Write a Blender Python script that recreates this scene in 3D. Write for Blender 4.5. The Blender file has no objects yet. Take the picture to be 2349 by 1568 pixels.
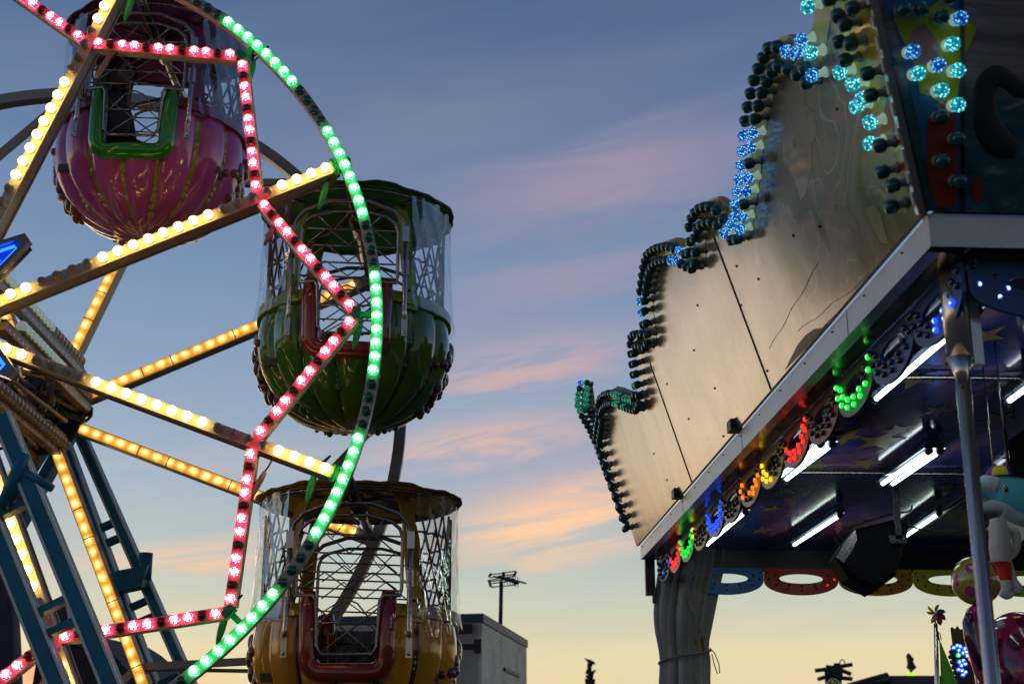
import bpy, math, random
from math import sin, cos, pi, radians, hypot, atan2
from mathutils import Vector, Matrix
random.seed(7)
scene = bpy.context.scene
COL = scene.collection
V = Vector

# ------------------------------------------------------------------ camera numbers
PITCH = radians(17.5); FPX = 3262.5; CX, CY = 1174.5, 784.0; EYE = 1.6
def ray(x, y):
    a, b = x - CX, CY - y
    return V((a, FPX*cos(PITCH) - b*sin(PITCH), b*cos(PITCH) + FPX*sin(PITCH)))
def at(x, y, Y):
    r = ray(x, y); return V((0, 0, EYE)) + r*(Y/r.y)
def at_z(x, y, z):
    r = ray(x, y); return V((0, 0, EYE)) + r*((z-EYE)/r.z)
def on_plane(x, y, p0, n):
    r = ray(x, y); o = V((0, 0, EYE)); return o + r*((p0-o).dot(n)/r.dot(n))
def in_view(p, m=60):
    X, Y, Z = p.x, p.y, p.z-EYE
    d = Y*cos(PITCH)+Z*sin(PITCH)
    if d < .1: return False
    x = CX+FPX*X/d; y = CY-FPX*(Z*cos(PITCH)-Y*sin(PITCH))/d
    return -m < x < 2349+m and -m < y < 1568+m
def dist_cam(p): return (p-V((0, 0, EYE))).length

# ------------------------------------------------------------------ materials
def srgb(r, g, b):
    f = lambda c: (c/255/12.92) if c/255 <= .04045 else ((c/255+.055)/1.055)**2.4
    return (f(r), f(g), f(b))
class NT:
    def __init__(s, tree): s.t = tree; s.n = tree.nodes; s.l = tree.links
    def node(s, typ, **kw):
        nd = s.n.new(typ)
        for k, v in kw.items():
            if k.startswith('i_'): nd.inputs[int(k[2:])].default_value = v
            else: setattr(nd, k, v)
        return nd
    def link(s, a, b): s.l.new(a, b)
    def math(s, op, a, b=None, clamp=False):
        nd = s.n.new('ShaderNodeMath'); nd.operation = op; nd.use_clamp = clamp
        for i, v in enumerate((a, b)):
            if v is None: continue
            if isinstance(v, (int, float)): nd.inputs[i].default_value = v
            else: s.l.new(v, nd.inputs[i])
        return nd.outputs[0]
    def mix(s, fac, a, b, typ='MIX'):
        nd = s.n.new('ShaderNodeMix'); nd.data_type = 'RGBA'; nd.blend_type = typ
        for sock, v in ((nd.inputs[0], fac), (nd.inputs[6], a), (nd.inputs[7], b)):
            if isinstance(v, (int, float)): sock.default_value = v
            elif isinstance(v, tuple): sock.default_value = (*v, 1) if len(v) == 3 else v
            else: s.l.new(v, sock)
        return nd.outputs[2]
    def ramp(s, fac, stops, interp='LINEAR'):
        nd = s.n.new('ShaderNodeValToRGB'); cr = nd.color_ramp; cr.interpolation = interp
        while len(cr.elements) > 1: cr.elements.remove(cr.elements[-1])
        cr.elements[0].position = stops[0][0]; cr.elements[0].color = (*stops[0][1], 1)
        for p, c in stops[1:]:
            e = cr.elements.new(p); e.color = (*c, 1)
        s.l.new(fac, nd.inputs[0]); return nd.outputs[0]
    def noise(s, vec, scale, detail=3, rough=.5, dist=0.0, out=0):
        nd = s.n.new('ShaderNodeTexNoise'); nd.inputs['Scale'].default_value = scale
        nd.inputs['Detail'].default_value = detail; nd.inputs['Roughness'].default_value = rough
        nd.inputs['Distortion'].default_value = dist
        if vec is not None: s.l.new(vec, nd.inputs['Vector'])
        return nd.outputs[out]
    def vscale(s, vec, sc):
        nd = s.n.new('ShaderNodeMapping'); nd.inputs['Scale'].default_value = sc
        s.l.new(vec, nd.inputs['Vector']); return nd.outputs[0]
    def coord(s, which='Object'): return s.n.new('ShaderNodeTexCoord').outputs[which]

MATS = {}
def base_mat(name):
    m = bpy.data.materials.new(name); m.use_nodes = True
    t = NT(m.node_tree); bsdf = t.n['Principled BSDF']; MATS[name] = m
    return m, t, bsdf
def mat(name, col, rough=.5, metal=0.0, coat=0.0, var=.18, nscale=9.0, bump=0.0, bscale=30.0, emit=None, estr=0, rvar=.12, dirt=None, dirtamt=.4):
    m, t, b = base_mat(name)
    oc = t.coord()
    n = t.noise(oc, nscale, 5, .6)
    f = t.math('MULTIPLY_ADD', n, 2*var); f.node.inputs[2].default_value = 1-var
    c = t.mix(1.0, col, f, 'MULTIPLY')
    if dirt is not None:
        n2 = t.noise(oc, nscale*.7, 6, .7, .4)
        k = t.ramp(n2, [(.48, (0, 0, 0)), (.68, (dirtamt,)*3)])
        c = t.mix(k, c, dirt)
    t.link(c, b.inputs['Base Color'])
    rr = t.math('MULTIPLY_ADD', t.noise(oc, nscale*2.3, 4), 2*rvar); rr.node.inputs[2].default_value = max(.02, rough-rvar)
    t.link(rr, b.inputs['Roughness'])
    b.inputs['Metallic'].default_value = metal
    b.inputs['Coat Weight'].default_value = coat; b.inputs['Coat Roughness'].default_value = .06
    if bump:
        bn = t.node('ShaderNodeBump'); bn.inputs['Strength'].default_value = bump; bn.inputs['Distance'].default_value = .01
        t.link(t.noise(oc, bscale, 4), bn.inputs['Height']); t.link(bn.outputs[0], b.inputs['Normal'])
    if emit:
        b.inputs['Emission Color'].default_value = (*emit, 1); b.inputs['Emission Strength'].default_value = estr
    return m
def lamp_mat(name, outer, so, core, sc_, r0, spikes=6):
    """a faceted plastic lamp cap that gives off light: bright facets round its axis, saturated rim"""
    m, t, b = base_mat(name)
    oc = t.coord(); sp = t.node('ShaderNodeSeparateXYZ'); t.link(oc, sp.inputs[0])
    r = t.math('SQRT', t.math('ADD', t.math('POWER', t.math('ABSOLUTE', sp.outputs[0]), 2), t.math('POWER', t.math('ABSOLUTE', sp.outputs[1]), 2)))
    a = t.math('ARCTAN2', sp.outputs[1], sp.outputs[0])
    pet = t.math('COSINE', t.math('MULTIPLY', a, float(spikes)))
    lim = t.math('MULTIPLY', t.math('MULTIPLY_ADD', pet, .06), r0); lim.node.inputs[0].links[0].from_node.inputs[2].default_value = .62
    vor = t.node('ShaderNodeTexVoronoi'); vor.inputs['Scale'].default_value = 120; t.link(oc, vor.inputs['Vector'])
    lim = t.math('MULTIPLY', lim, t.math('MULTIPLY_ADD', vor.outputs['Distance'], 2.2)); lim.node.inputs[1].links[0].from_node.inputs[2].default_value = .30
    k = t.math('MULTIPLY', t.math('SUBTRACT', lim, r), 130, True)
    c = t.mix(k, outer, core)
    st = t.math('ADD', t.math('MULTIPLY', k, sc_-so), so)
    t.link(c, b.inputs['Emission Color']); t.link(st, b.inputs['Emission Strength'])
    b.inputs['Base Color'].default_value = (*outer, 1); b.inputs['Roughness'].default_value = .25
    return m
M = {}
M['white_paint'] = mat('white_paint', (.66, .63, .57), .42, 0, .1, .1, 6, dirt=(.25, .2, .15), dirtamt=.35)
M['cream_channel'] = mat('cream_channel', (.74, .68, .5), .4, 0, .1, .12, 12, dirt=(.3, .2, .08), dirtamt=.35)
M['beam_grey'] = mat('beam_grey', (.29, .275, .26), .45, .0, .1, .15, 8, dirt=(.16, .12, .09), dirtamt=.5)
M['rear_grey'] = mat('rear_grey', (.44, .40, .36), .45, 0, .1, .15, 8, dirt=(.2, .16, .12), dirtamt=.4)
M['teal_steel'] = mat('teal_steel', (.004, .22, .34), .45, 0, 0, .2, 7, dirt=(.004, .08, .12), dirtamt=.5)
M['edge_glint'] = mat('edge_glint', (.85, .85, .84), .4, .1, .1, .1, 20)
M['chrome'] = mat('chrome', (.68, .62, .57), .26, 1, 0, .05, 25, rvar=.05)
M['dark_chrome'] = mat('dark_chrome', (.34, .33, .33), .25, 1, 0, .2, 22)
M['wire_dark'] = mat('wire_dark', (.10, .095, .09), .35, .6, 0, .2, 22)
M['black_plastic'] = mat('black_plastic', (.012, .012, .013), .5, 0, 0, .2, 30)
M['black_rubber'] = mat('black_rubber', (.02, .018, .018), .6, 0, 0, .2, 30)
M['rusty'] = mat('rusty', (.48, .34, .20), .5, .3, 0, .35, 14, dirt=(.05, .03, .02), dirtamt=.7)
M['hub_teal'] = mat('hub_teal', (.05, .10, .11), .45, .2, 0, .3, 12, dirt=(.03, .025, .02), dirtamt=.8)
M['globe_lit'] = mat('globe_lit', (.8, .7, .4), .3, emit=(1, .60, .16), estr=8.5)
M['globe_off'] = mat('globe_off', (.36, .31, .27), .22, 0, .3, .1)
M['globe_hub'] = mat('globe_hub', (.66, .76, .70), .2, 0, .4, .08, emit=(.62, .85, .76), estr=.22)
M['globe_hub_off'] = mat('globe_hub_off', (.62, .48, .40), .18, 0, .5, .1)
M['globe_socket'] = mat('globe_socket', (.6, .5, .2), .4)
M['pink_lit'] = lamp_mat('pink_lit', (1, .010, .060), 3.8, (1, .55, .68), 6.0, .0225)
M['pink_off'] = mat('pink_off', (.24, .004, .018), .15, 0, .6)
M['green_lit'] = lamp_mat('green_lit', (.0, .9, .13), 2.4, (.5, 1, .75), 5.5, .0235)
M['green_off'] = mat('green_off', (.0, .14, .075), .15, 0, .6)
M['connector_green'] = mat('connector_green', (.02, .42, .13), .4)
M['pvc_socket'] = mat('pvc_socket', (.28, .30, .28), .15, 0, .5)

def strip_mat():
    m, t, b = base_mat('amber_strip')
    oc = t.coord(); sp = t.node('ShaderNodeSeparateXYZ'); t.link(oc, sp.inputs[0])
    ph = t.math('FRACT', t.math('DIVIDE', sp.outputs[2], .0841))
    d = t.math('ABSOLUTE', t.math('SUBTRACT', ph, .5))
    dx = t.math('DIVIDE', t.math('ABSOLUTE', sp.outputs[0]), .06)
    rr = t.math('SQRT', t.math('ADD', t.math('POWER', d, 2), t.math('POWER', dx, 2)))
    nz = t.noise(oc, 34, 3)
    rr = t.math('ADD', rr, t.math('MULTIPLY', t.math('SUBTRACT', nz, .5), .35))
    k = t.ramp(rr, [(.06, (1, 1, 1)), (.30, (.30,)*3), (.55, (0, 0, 0))])
    c = t.mix(k, (1, .42, .035), (1, .78, .28))
    dk = t.ramp(t.noise(oc, 9, 5), [(.3, (.6,)*3), (.65, (1, 1, 1))])
    st = t.math('MULTIPLY', t.math('ADD', t.math('MULTIPLY', k, 2.6), .85), dk)
    t.link(c, b.inputs['Emission Color']); t.link(st, b.inputs['Emission Strength'])
    b.inputs['Base Color'].default_value = (.7, .35, .06, 1); b.inputs['Roughness'].default_value = .3
    return m
M['amber_strip'] = strip_mat()

def pvc_mat():
    m = bpy.data.materials.new('clear_pvc'); m.use_nodes = True; t = NT(m.node_tree); t.n.clear()
    out = t.node('ShaderNodeOutputMaterial'); tr = t.node('ShaderNodeBsdfTransparent'); gl = t.node('ShaderNodeBsdfGlossy')
    tr.inputs[0].default_value = (.90, .91, .92, 1)
    gl.inputs['Roughness'].default_value = .06; gl.inputs['Color'].default_value = (1, 1, 1, 1)
    fr = t.node('ShaderNodeFresnel'); fr.inputs[0].default_value = 1.5
    mx = t.node('ShaderNodeMixShader'); oc = t.coord()
    bn = t.node('ShaderNodeBump'); bn.inputs['Strength'].default_value = .28; bn.inputs['Distance'].default_value = .02
    t.link(t.noise(t.vscale(oc, (5, 5, 2.6)), 1.6, 3, .5, 1.2), bn.inputs['Height'])
    t.link(bn.outputs[0], gl.inputs['Normal']); t.link(bn.outputs[0], fr.inputs['Normal'])
    f = t.math('MULTIPLY_ADD', fr.outputs[0], .24, True); f.node.inputs[2].default_value = .0
    t.link(f, mx.inputs[0]); t.link(tr.outputs[0], mx.inputs[1]); t.link(gl.outputs[0], mx.inputs[2])
    t.link(mx.outputs[0], out.inputs[0]); return m
M['pvc'] = pvc_mat()

def thin_mat(name, col, mixf=.5):
    """thin plastic or cloth that lets light through"""
    m, t, bs = base_mat(name); out = t.n['Material Output']; tr = t.node('ShaderNodeBsdfTranslucent'); tr.inputs[0].default_value = (*col, 1)
    bs.inputs['Base Color'].default_value = (*col, 1); bs.inputs['Roughness'].default_value = .4
    mx = t.node('ShaderNodeMixShader'); mx.inputs[0].default_value = mixf
    t.link(bs.outputs[0], mx.inputs[1]); t.link(tr.outputs[0], mx.inputs[2]); t.link(mx.outputs[0], out.inputs[0]); return m

# ------------------------------------------------------------------ mesh builder
class MB:
    def __init__(s): s.v = []; s.f = []; s.m = []; s.s = []
    def add(s, vs, fs, mi=0, smooth=False):
        o = len(s.v); s.v += [tuple(v) for v in vs]
        for f in fs: s.f.append([i+o for i in f]); s.m.append(mi); s.s.append(smooth)
        return s
    def box(s, c, ax, ay, az, mi=0):
        """c centre, ax ay az half-extent vectors"""
        c, ax, ay, az = map(V, (c, ax, ay, az))
        vs = [c+ax*i+ay*j+az*k for k in (-1, 1) for j in (-1, 1) for i in (-1, 1)]
        return s.add(vs, [(0, 2, 3, 1), (4, 5, 7, 6), (0, 1, 5, 4), (2, 6, 7, 3), (0, 4, 6, 2), (1, 3, 7, 5)], mi)
    def bar(s, p, q, up, w, h, mi=0):
        """box beam p->q; 'up' the direction of its height h, w across"""
        p, q, up = V(p), V(q), V(up); d = (q-p); L = d.length; d.normalize()
        side = d.cross(up).normalized(); u = side.cross(d).normalized()
        return s.box((p+q)/2, d*L/2, side*w/2, u*h/2, mi)
    def tube(s, pts, r, n=8, mi=0, closed=False, caps=True, flat=None):
        pts = [V(p) for p in pts]; N = len(pts); rs = r if isinstance(r, (list, tuple)) else [r]*N
        vs = []; fs = []; prev = None
        for i, p in enumerate(pts):
            if closed: t = (pts[(i+1) % N]-pts[i-1])
            else: t = pts[min(i+1, N-1)]-pts[max(i-1, 0)]
            if t.length < 1e-9: t = V((0, 0, 1))
            t.normalize()
            if prev is None:
                a = V((0, 0, 1)) if abs(t.z) < .9 else V((1, 0, 0))
                u = t.cross(a).normalized()
            else:
                u = (prev - t*prev.dot(t)).normalized()
            prev = u; w = t.cross(u)
            for k in range(n):
                an = 2*pi*k/n
                vs.append(p+(u*cos(an)+w*sin(an))*rs[i])
        M_ = N if closed else N-1
        for i in range(M_):
            for k in range(n):
                a = i*n+k; b = i*n+(k+1) % n; c = ((i+1) % N)*n+(k+1) % n; d = ((i+1) % N)*n+k
                fs.append((a, b, c, d))
        if not closed and caps:
            fs.append(tuple(range(n))[::-1]); fs.append(tuple((N-1)*n+k for k in range(n)))
        return s.add(vs, fs, mi, True)
    def lathe(s, prof, n=16, mi=0, mtx=None, ridge=0.0, ridges=0):
        """prof (r,z) rings; mtx places it"""
        vs = []; fs = []; mtx = mtx or Matrix()
        for r, z in prof:
            for k in range(n):
                a = 2*pi*k/n; q = r*(1+ridge*cos(ridges*a)) if ridges else r
                vs.append(mtx @ V((q*cos(a), q*sin(a), z)))
        for i in range(len(prof)-1):
            for k in range(n):
                fs.append((i*n+k, i*n+(k+1) % n, (i+1)*n+(k+1) % n, (i+1)*n+k))
        fs.append(tuple(range(n))[::-1]); fs.append(tuple((len(prof)-1)*n+k for k in range(n)))
        return s.add(vs, fs, mi, True)
    def sphere(s, c, r, n=14, m=9, mi=0, sc=(1, 1, 1), rot=None):
        c = V(c); vs = []; fs = []; rot = rot or Matrix.Identity(3)
        for i in range(m+1):
            th = pi*i/m
            for k in range(n):
                a = 2*pi*k/n
                vs.append(c+rot @ V((r*sc[0]*sin(th)*cos(a), r*sc[1]*sin(th)*sin(a), r*sc[2]*cos(th))))
        for i in range(m):
            for k in range(n):
                fs.append((i*n+k, (i+1)*n+k, (i+1)*n+(k+1) % n, i*n+(k+1) % n))
        return s.add(vs, fs, mi, True)
    def prism(s, poly, o, ex, ey, th, mi=0, mi_side=None):
        """polygon (x,y) in frame o,ex,ey pushed th along ex x ey"""
        o, ex, ey = V(o), V(ex), V(ey); nz = ex.cross(ey).normalized(); n = len(poly)
        vs = [o+ex*x+ey*y for x, y in poly]+[o+ex*x+ey*y+nz*th for x, y in poly]
        s.add(vs, [tuple(range(n))[::-1], tuple(range(n, 2*n))], mi)
        return s.add(vs, [(i, (i+1) % n, n+(i+1) % n, n+i) for i in range(n)], mi if mi_side is None else mi_side)
    def ringprism(s, outer, inner, o, ex, ey, th, mi=0):
        """two outlines with the same number of points, a hole between"""
        o, ex, ey = V(o), V(ex), V(ey); nz = ex.cross(ey).normalized(); n = len(outer)
        P = lambda q, z: o+ex*q[0]+ey*q[1]+nz*z
        vs = [P(q, 0) for q in outer]+[P(q, 0) for q in inner]+[P(q, th) for q in outer]+[P(q, th) for q in inner]
        fs = []
        for i in range(n):
            j = (i+1) % n
            fs += [(i, n+i, n+j, j), (2*n+i, 2*n+j, 3*n+j, 3*n+i), (i, j, 2*n+j, 2*n+i), (n+i, 3*n+i, 3*n+j, n+j)]
        return s.add(vs, fs, mi)
    def build(s, name, mats, parent=None, frame=None):
        me = bpy.data.meshes.new(name)
        vs = s.v
        if frame is not None:
            inv = frame.inverted(); vs = [inv @ V(v) for v in vs]
        me.from_pydata(vs, [], s.f)
        mats = mats if isinstance(mats, (list, tuple)) else [mats]
        for m in mats: me.materials.append(m)
        me.polygons.foreach_set('material_index', s.m); me.polygons.foreach_set('use_smooth', s.s)
        me.update()
        o = bpy.data.objects.new(name, me); COL.objects.link(o)
        if parent is not None: o.parent = parent
        wm = frame if frame is not None else Matrix()
        o.matrix_world = wm
        if parent is not None:
            o.matrix_parent_inverse = Matrix(); o.matrix_basis = world_of(parent).inverted() @ wm
        WORLD[o.name] = wm.copy()
        return o
WORLD = {}
def world_of(o): return WORLD.get(o.name, Matrix())
def empty(name, loc, label, cat, group=None, mtx=None):
    o = bpy.data.objects.new(name, None); COL.objects.link(o); o.empty_display_size = .1
    m = mtx if mtx is not None else Matrix.Translation(V(loc))
    o.matrix_basis = m; WORLD[o.name] = m.copy()
    return tag(o, label, cat, group)
def tag(o, label=None, cat=None, group=None, kind=None):
    if label: o['label'] = label
    if cat:
        o['category'] = cat
        if not kind: o['kind'] = 'thing'
    if group: o['group'] = group
    if kind: o['kind'] = kind
    return o
def put(proto_mesh, name, wm, parent):
    """one more copy of a lamp (shared mesh) under its parent"""
    o = bpy.data.objects.new(name, proto_mesh); COL.objects.link(o)
    o.parent = parent; o.matrix_basis = world_of(parent).inverted() @ wm
    WORLD[o.name] = wm.copy()
    return o
def frame_mtx(o, x, y, z):
    return Matrix(((x[0], y[0], z[0], o[0]), (x[1], y[1], z[1], o[1]), (x[2], y[2], z[2], o[2]), (0, 0, 0, 1)))
def aim(o, z, roll=0.0):
    z = V(z).normalized(); a = V((0, 0, 1)) if abs(z.z) < .9 else V((1, 0, 0))
    x = a.cross(z).normalized(); y = z.cross(x)
    x, y = x*cos(roll)+y*sin(roll), y*cos(roll)-x*sin(roll)
    return frame_mtx(o, x, y, z)
def mesh_of(mb, name, mats):
    me = bpy.data.meshes.new(name); me.from_pydata(mb.v, [], mb.f)
    for m in mats: me.materials.append(m)
    me.polygons.foreach_set('material_index', mb.m); me.polygons.foreach_set('use_smooth', mb.s); me.update()
    return me

# lamp meshes (z axis = outward)
def globe_mesh(name, m):
    b = MB(); b.lathe([(.021, 0), (.021, .012), (.017, .016)], 12, 1); b.sphere((0, 0, .034), .0265, 16, 10, 0)
    return mesh_of(b, name, [m, M['globe_socket']])
def cap_mesh(name, m, r=.027):
    b = MB(); k = r/.027
    b.lathe([(.024*k, 0), (.026*k, .004), (.027*k, .012), (.0265*k, .020*k), (.0225*k, .028*k), (.013*k, .033*k), (.004*k, .0345*k)], 24, 0, None, .035, 12)
    return mesh_of(b, name, [m])
GLOBE = {1: globe_mesh('globe_bulb_lit', M['globe_lit']), 0: globe_mesh('globe_bulb_unlit', M['globe_off'])}
HUBG = {1: globe_mesh('hub_bulb_pale', M['globe_hub']), 0: globe_mesh('hub_bulb_dull', M['globe_hub_off'])}
PINK = {1: cap_mesh('pink_cap_lit', M['pink_lit']), 0: cap_mesh('pink_cap_unlit', M['pink_off'])}
GREEN = {1: cap_mesh('green_cap_lit', M['green_lit']), 0: cap_mesh('green_cap_unlit', M['green_off'])}

# ================================================================== ground and sky
g = MB(); g.add([(-400, -300, 0), (400, -300, 0), (400, 500, 0), (-400, 500, 0)], [(0, 1, 2, 3)])
go = g.build('ground', mat('asphalt', (.05, .05, .05), .85, 0, 0, .3, 1.5, .4, 60)); tag(go, kind='structure')

w = bpy.data.worlds.new('World'); scene.world = w; w.use_nodes = True
T = NT(w.node_tree); T.n.clear()
out = T.node('ShaderNodeOutputWorld'); bg = T.node('ShaderNodeBackground'); T.link(bg.outputs[0], out.inputs[0])
dirv = T.coord('Generated'); sp = T.node('ShaderNodeSeparateXYZ'); T.link(dirv, sp.inputs[0])
el = T.math('MULTIPLY', T.math('ARCSINE', sp.outputs[2]), 180/pi)
az = T.math('MULTIPLY', T.math('ARCTAN2', sp.outputs[0], sp.outputs[1]), 180/pi)
stops = [(-2, (150, 130, 95)), (2.5, (234, 210, 160)), (5, (230, 216, 174)), (7, (202, 206, 186)), (9, (178, 192, 192)), (12, (156, 178, 196)),
         (16, (136, 160, 188)), (20, (118, 144, 177)), (25, (98, 124, 160)), (31, (80, 104, 141)), (42, (60, 84, 120)), (90, (34, 52, 82))]
u = T.math('DIVIDE', T.math('ADD', el, 10), 100)
sky = T.ramp(u, [((e+10)/100, srgb(*c)) for e, c in stops])
# clouds: streaks tilted up to the right
tilt = T.math('SUBTRACT', el, T.math('MULTIPLY', az, .16))
cv = T.node('ShaderNodeCombineXYZ'); T.link(T.math('MULTIPLY', az, .055), cv.inputs[0]); T.link(T.math('MULTIPLY', tilt, .42), cv.inputs[1])
n1 = T.noise(cv.outputs[0], 2.3, 7, .6, .7); n2 = T.noise(cv.outputs[0], .55, 3, .5, .3)
wob = T.math('MULTIPLY', T.math('SUBTRACT', n1, .5), 3.2)
tw = T.math('ADD', tilt, wob)
def band(e0, w_, a0, aw, amp):
    """one streak centred at tilted elevation e0, azimuth a0"""
    x = T.math('DIVIDE', T.math('SUBTRACT', tw, e0), w_); y = T.math('DIVIDE', T.math('SUBTRACT', az, a0), aw)
    q = T.math('ADD', T.math('MULTIPLY', x, x), T.math('MULTIPLY', y, y))
    return T.math('MULTIPLY', T.math('EXPONENT', T.math('MULTIPLY', q, -1.0)), amp)
orange = None
for args in [(10.3, 1.3, 2.2, 4.6, 1.25), (9.0, .55, 1.0, 5.5, .55), (13.9, .8, -1.2, 4.2, .75), (16.6, 1.0, .6, 4.5, .62), (10.9, .5, -13.5, 4.6, .75), (8.6, .35, -13, 3.5, .35),
             (14.6, .7, -12, 7, .18), (12, 4, -60, 32, .45), (16, 4, -75, 25, .5), (3.8, .6, -14, 4, .6), (11.2, .6, 3.2, 3.4, 1.0), (6.3, .8, -15.2, 2.4, 1.0), (7.3, .5, -17.8, 2.2, .9)]:
    b_ = band(*args); orange = b_ if orange is None else T.math('MAXIMUM', orange, b_)
tex = T.ramp(n1, [(.38, (.28,)*3), (.58, (1, 1, 1))])
pink = None
for args in [(23.4, 1.7, 4.0, 7.0, .85), (19.6, .9, 2.5, 5.0, .7), (26.5, 2.0, -3, 9, .25), (18.4, 1.6, -3, 6, .35), (12.3, 2.0, 2, 9, .45)]:
    b_ = band(*args); pink = b_ if pink is None else T.math('MAXIMUM', pink, b_)
sky = T.mix(T.math('MULTIPLY', pink, .72, True), sky, srgb(178, 152, 172))
warm = T.ramp(u, [((3+10)/100, srgb(250, 150, 92)), ((6+10)/100, srgb(252, 190, 136)), ((10+10)/100, srgb(254, 206, 164)), ((17+10)/100, srgb(232, 176, 166))])
sky = T.mix(T.math('MULTIPLY', T.math('MULTIPLY', orange, tex), .95, True), sky, warm)
grey = T.math('MULTIPLY', T.ramp(n2, [(.5, (0, 0, 0)), (.72, (1, 1, 1))]), .16)
sky = T.mix(grey, sky, srgb(150, 158, 176))
# the sky dims away from the after-glow
boost = T.math('EXPONENT', T.math('MULTIPLY', T.math('POWER', T.math('DIVIDE', T.math('ADD', az, 88), 42.0), 2), -1.0))
b2_ = T.math('EXPONENT', T.math('MULTIPLY', T.math('POWER', T.math('DIVIDE', T.math('ADD', az, -100), 35.0), 2), -1.0))
boost = T.math('ADD', boost, T.math('MULTIPLY', b2_, 1.0))
boost = T.math('MULTIPLY_ADD', boost, .75); boost.node.inputs[2].default_value = 1.0
ca = T.math('COSINE', T.math('MULTIPLY', T.math('ADD', az, 20), pi/180))
dim = T.ramp(T.math('MULTIPLY_ADD', ca, .5), [(.10, (.34, .36, .42)), (.62, (.86, .88, .92)), (.80, (1, 1, 1))])
dim.node.inputs[0].links[0].from_node.inputs[2].default_value = .5
sky = T.mix(1.0, sky, dim, 'MULTIPLY')
sky = T.mix(1.0, sky, boost, 'MULTIPLY')
ns = T.node('ShaderNodeTexSky'); ns.sky_type = 'NISHITA'; ns.sun_disc = False; ns.sun_elevation = radians(1.0); ns.sun_rotation = radians(-25)
ns.air_density = 1.0; ns.dust_density = .6
fin = T.mix(1.0, sky, T.mix(1.0, ns.outputs[0], (.006, .006, .006), 'MULTIPLY'), 'ADD')
T.link(fin, bg.inputs[0]); bg.inputs[1].default_value = 1.0
sun = bpy.data.lights.new('sun', 'SUN'); sun.energy = .10; sun.angle = radians(14); sun.color = (1, .72, .5)
so = bpy.data.objects.new('sun', sun); COL.objects.link(so)
so.rotation_euler = V((sin(radians(-25)), cos(radians(-25)), .06)).to_track_quat('Z', 'Y').to_euler()

# ================================================================== ferris wheel
C0 = V((-2.961, 7.0, 3.8995)); AX = V((-.026, 1, 0)).normalized(); E1 = V((AX.y, -AX.x, 0)); E2 = V((0, 0, 1))
RW = 2.256; DW = 1.855; TH0 = 24.6
def W(t, r, deg):
    a = radians(deg); return C0+AX*t+E1*(r*cos(a))+E2*(r*sin(a))
def rad(deg): a = radians(deg); return E1*cos(a)+E2*sin(a)
def tang(deg): a = radians(deg); return -E1*sin(a)+E2*cos(a)
FW = -AX  # towards the viewer
wheel = empty('ferris_wheel', (C0.x, C0.y+DW/2, 0), 'fairground wheel with white bulb spokes, pink zigzag lights and a green light rim', 'ferris wheel')

def ring(name, R0, R1, t0, t1, m, seg=192, a0=0, a1=360):
    b = MB(); vs = []; fs = []; n = seg
    for k in range(n+1):
        d = a0+(a1-a0)*k/n
        vs += [W(t0, R0, d), W(t0, R1, d), W(t1, R1, d), W(t1, R0, d)]
    for k in range(n):
        i = 4*k; j = i+4
        fs += [(i, i+1, j+1, j), (i+1, i+2, j+2, j+1), (i+2, i+3, j+3, j+2), (i+3, i, j, j+3)]
    b.add(vs, fs)
    return b.build(name, m, wheel)
front_rim = ring('front_rim', RW-.030, RW+.030, 0, .065, M['white_paint'])
nl = 192
for k in range(nl):
    d = 12.0+360*(k+.5)/nl
    p = W(0, RW, d)
    if not in_view(p, 45): continue
    ph = (k+2) % 12
    lit = 0 if ph < 4 else 1
    put(GREEN[lit], 'green_lamp', aim(p, FW, random.random()*6), front_rim)
rear_rim = ring('rear_rim', 2.255, 2.325, DW-.02, DW+.07, M['rear_grey'])
spoke_dirs = [TH0+45*k for k in range(8)]
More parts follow.
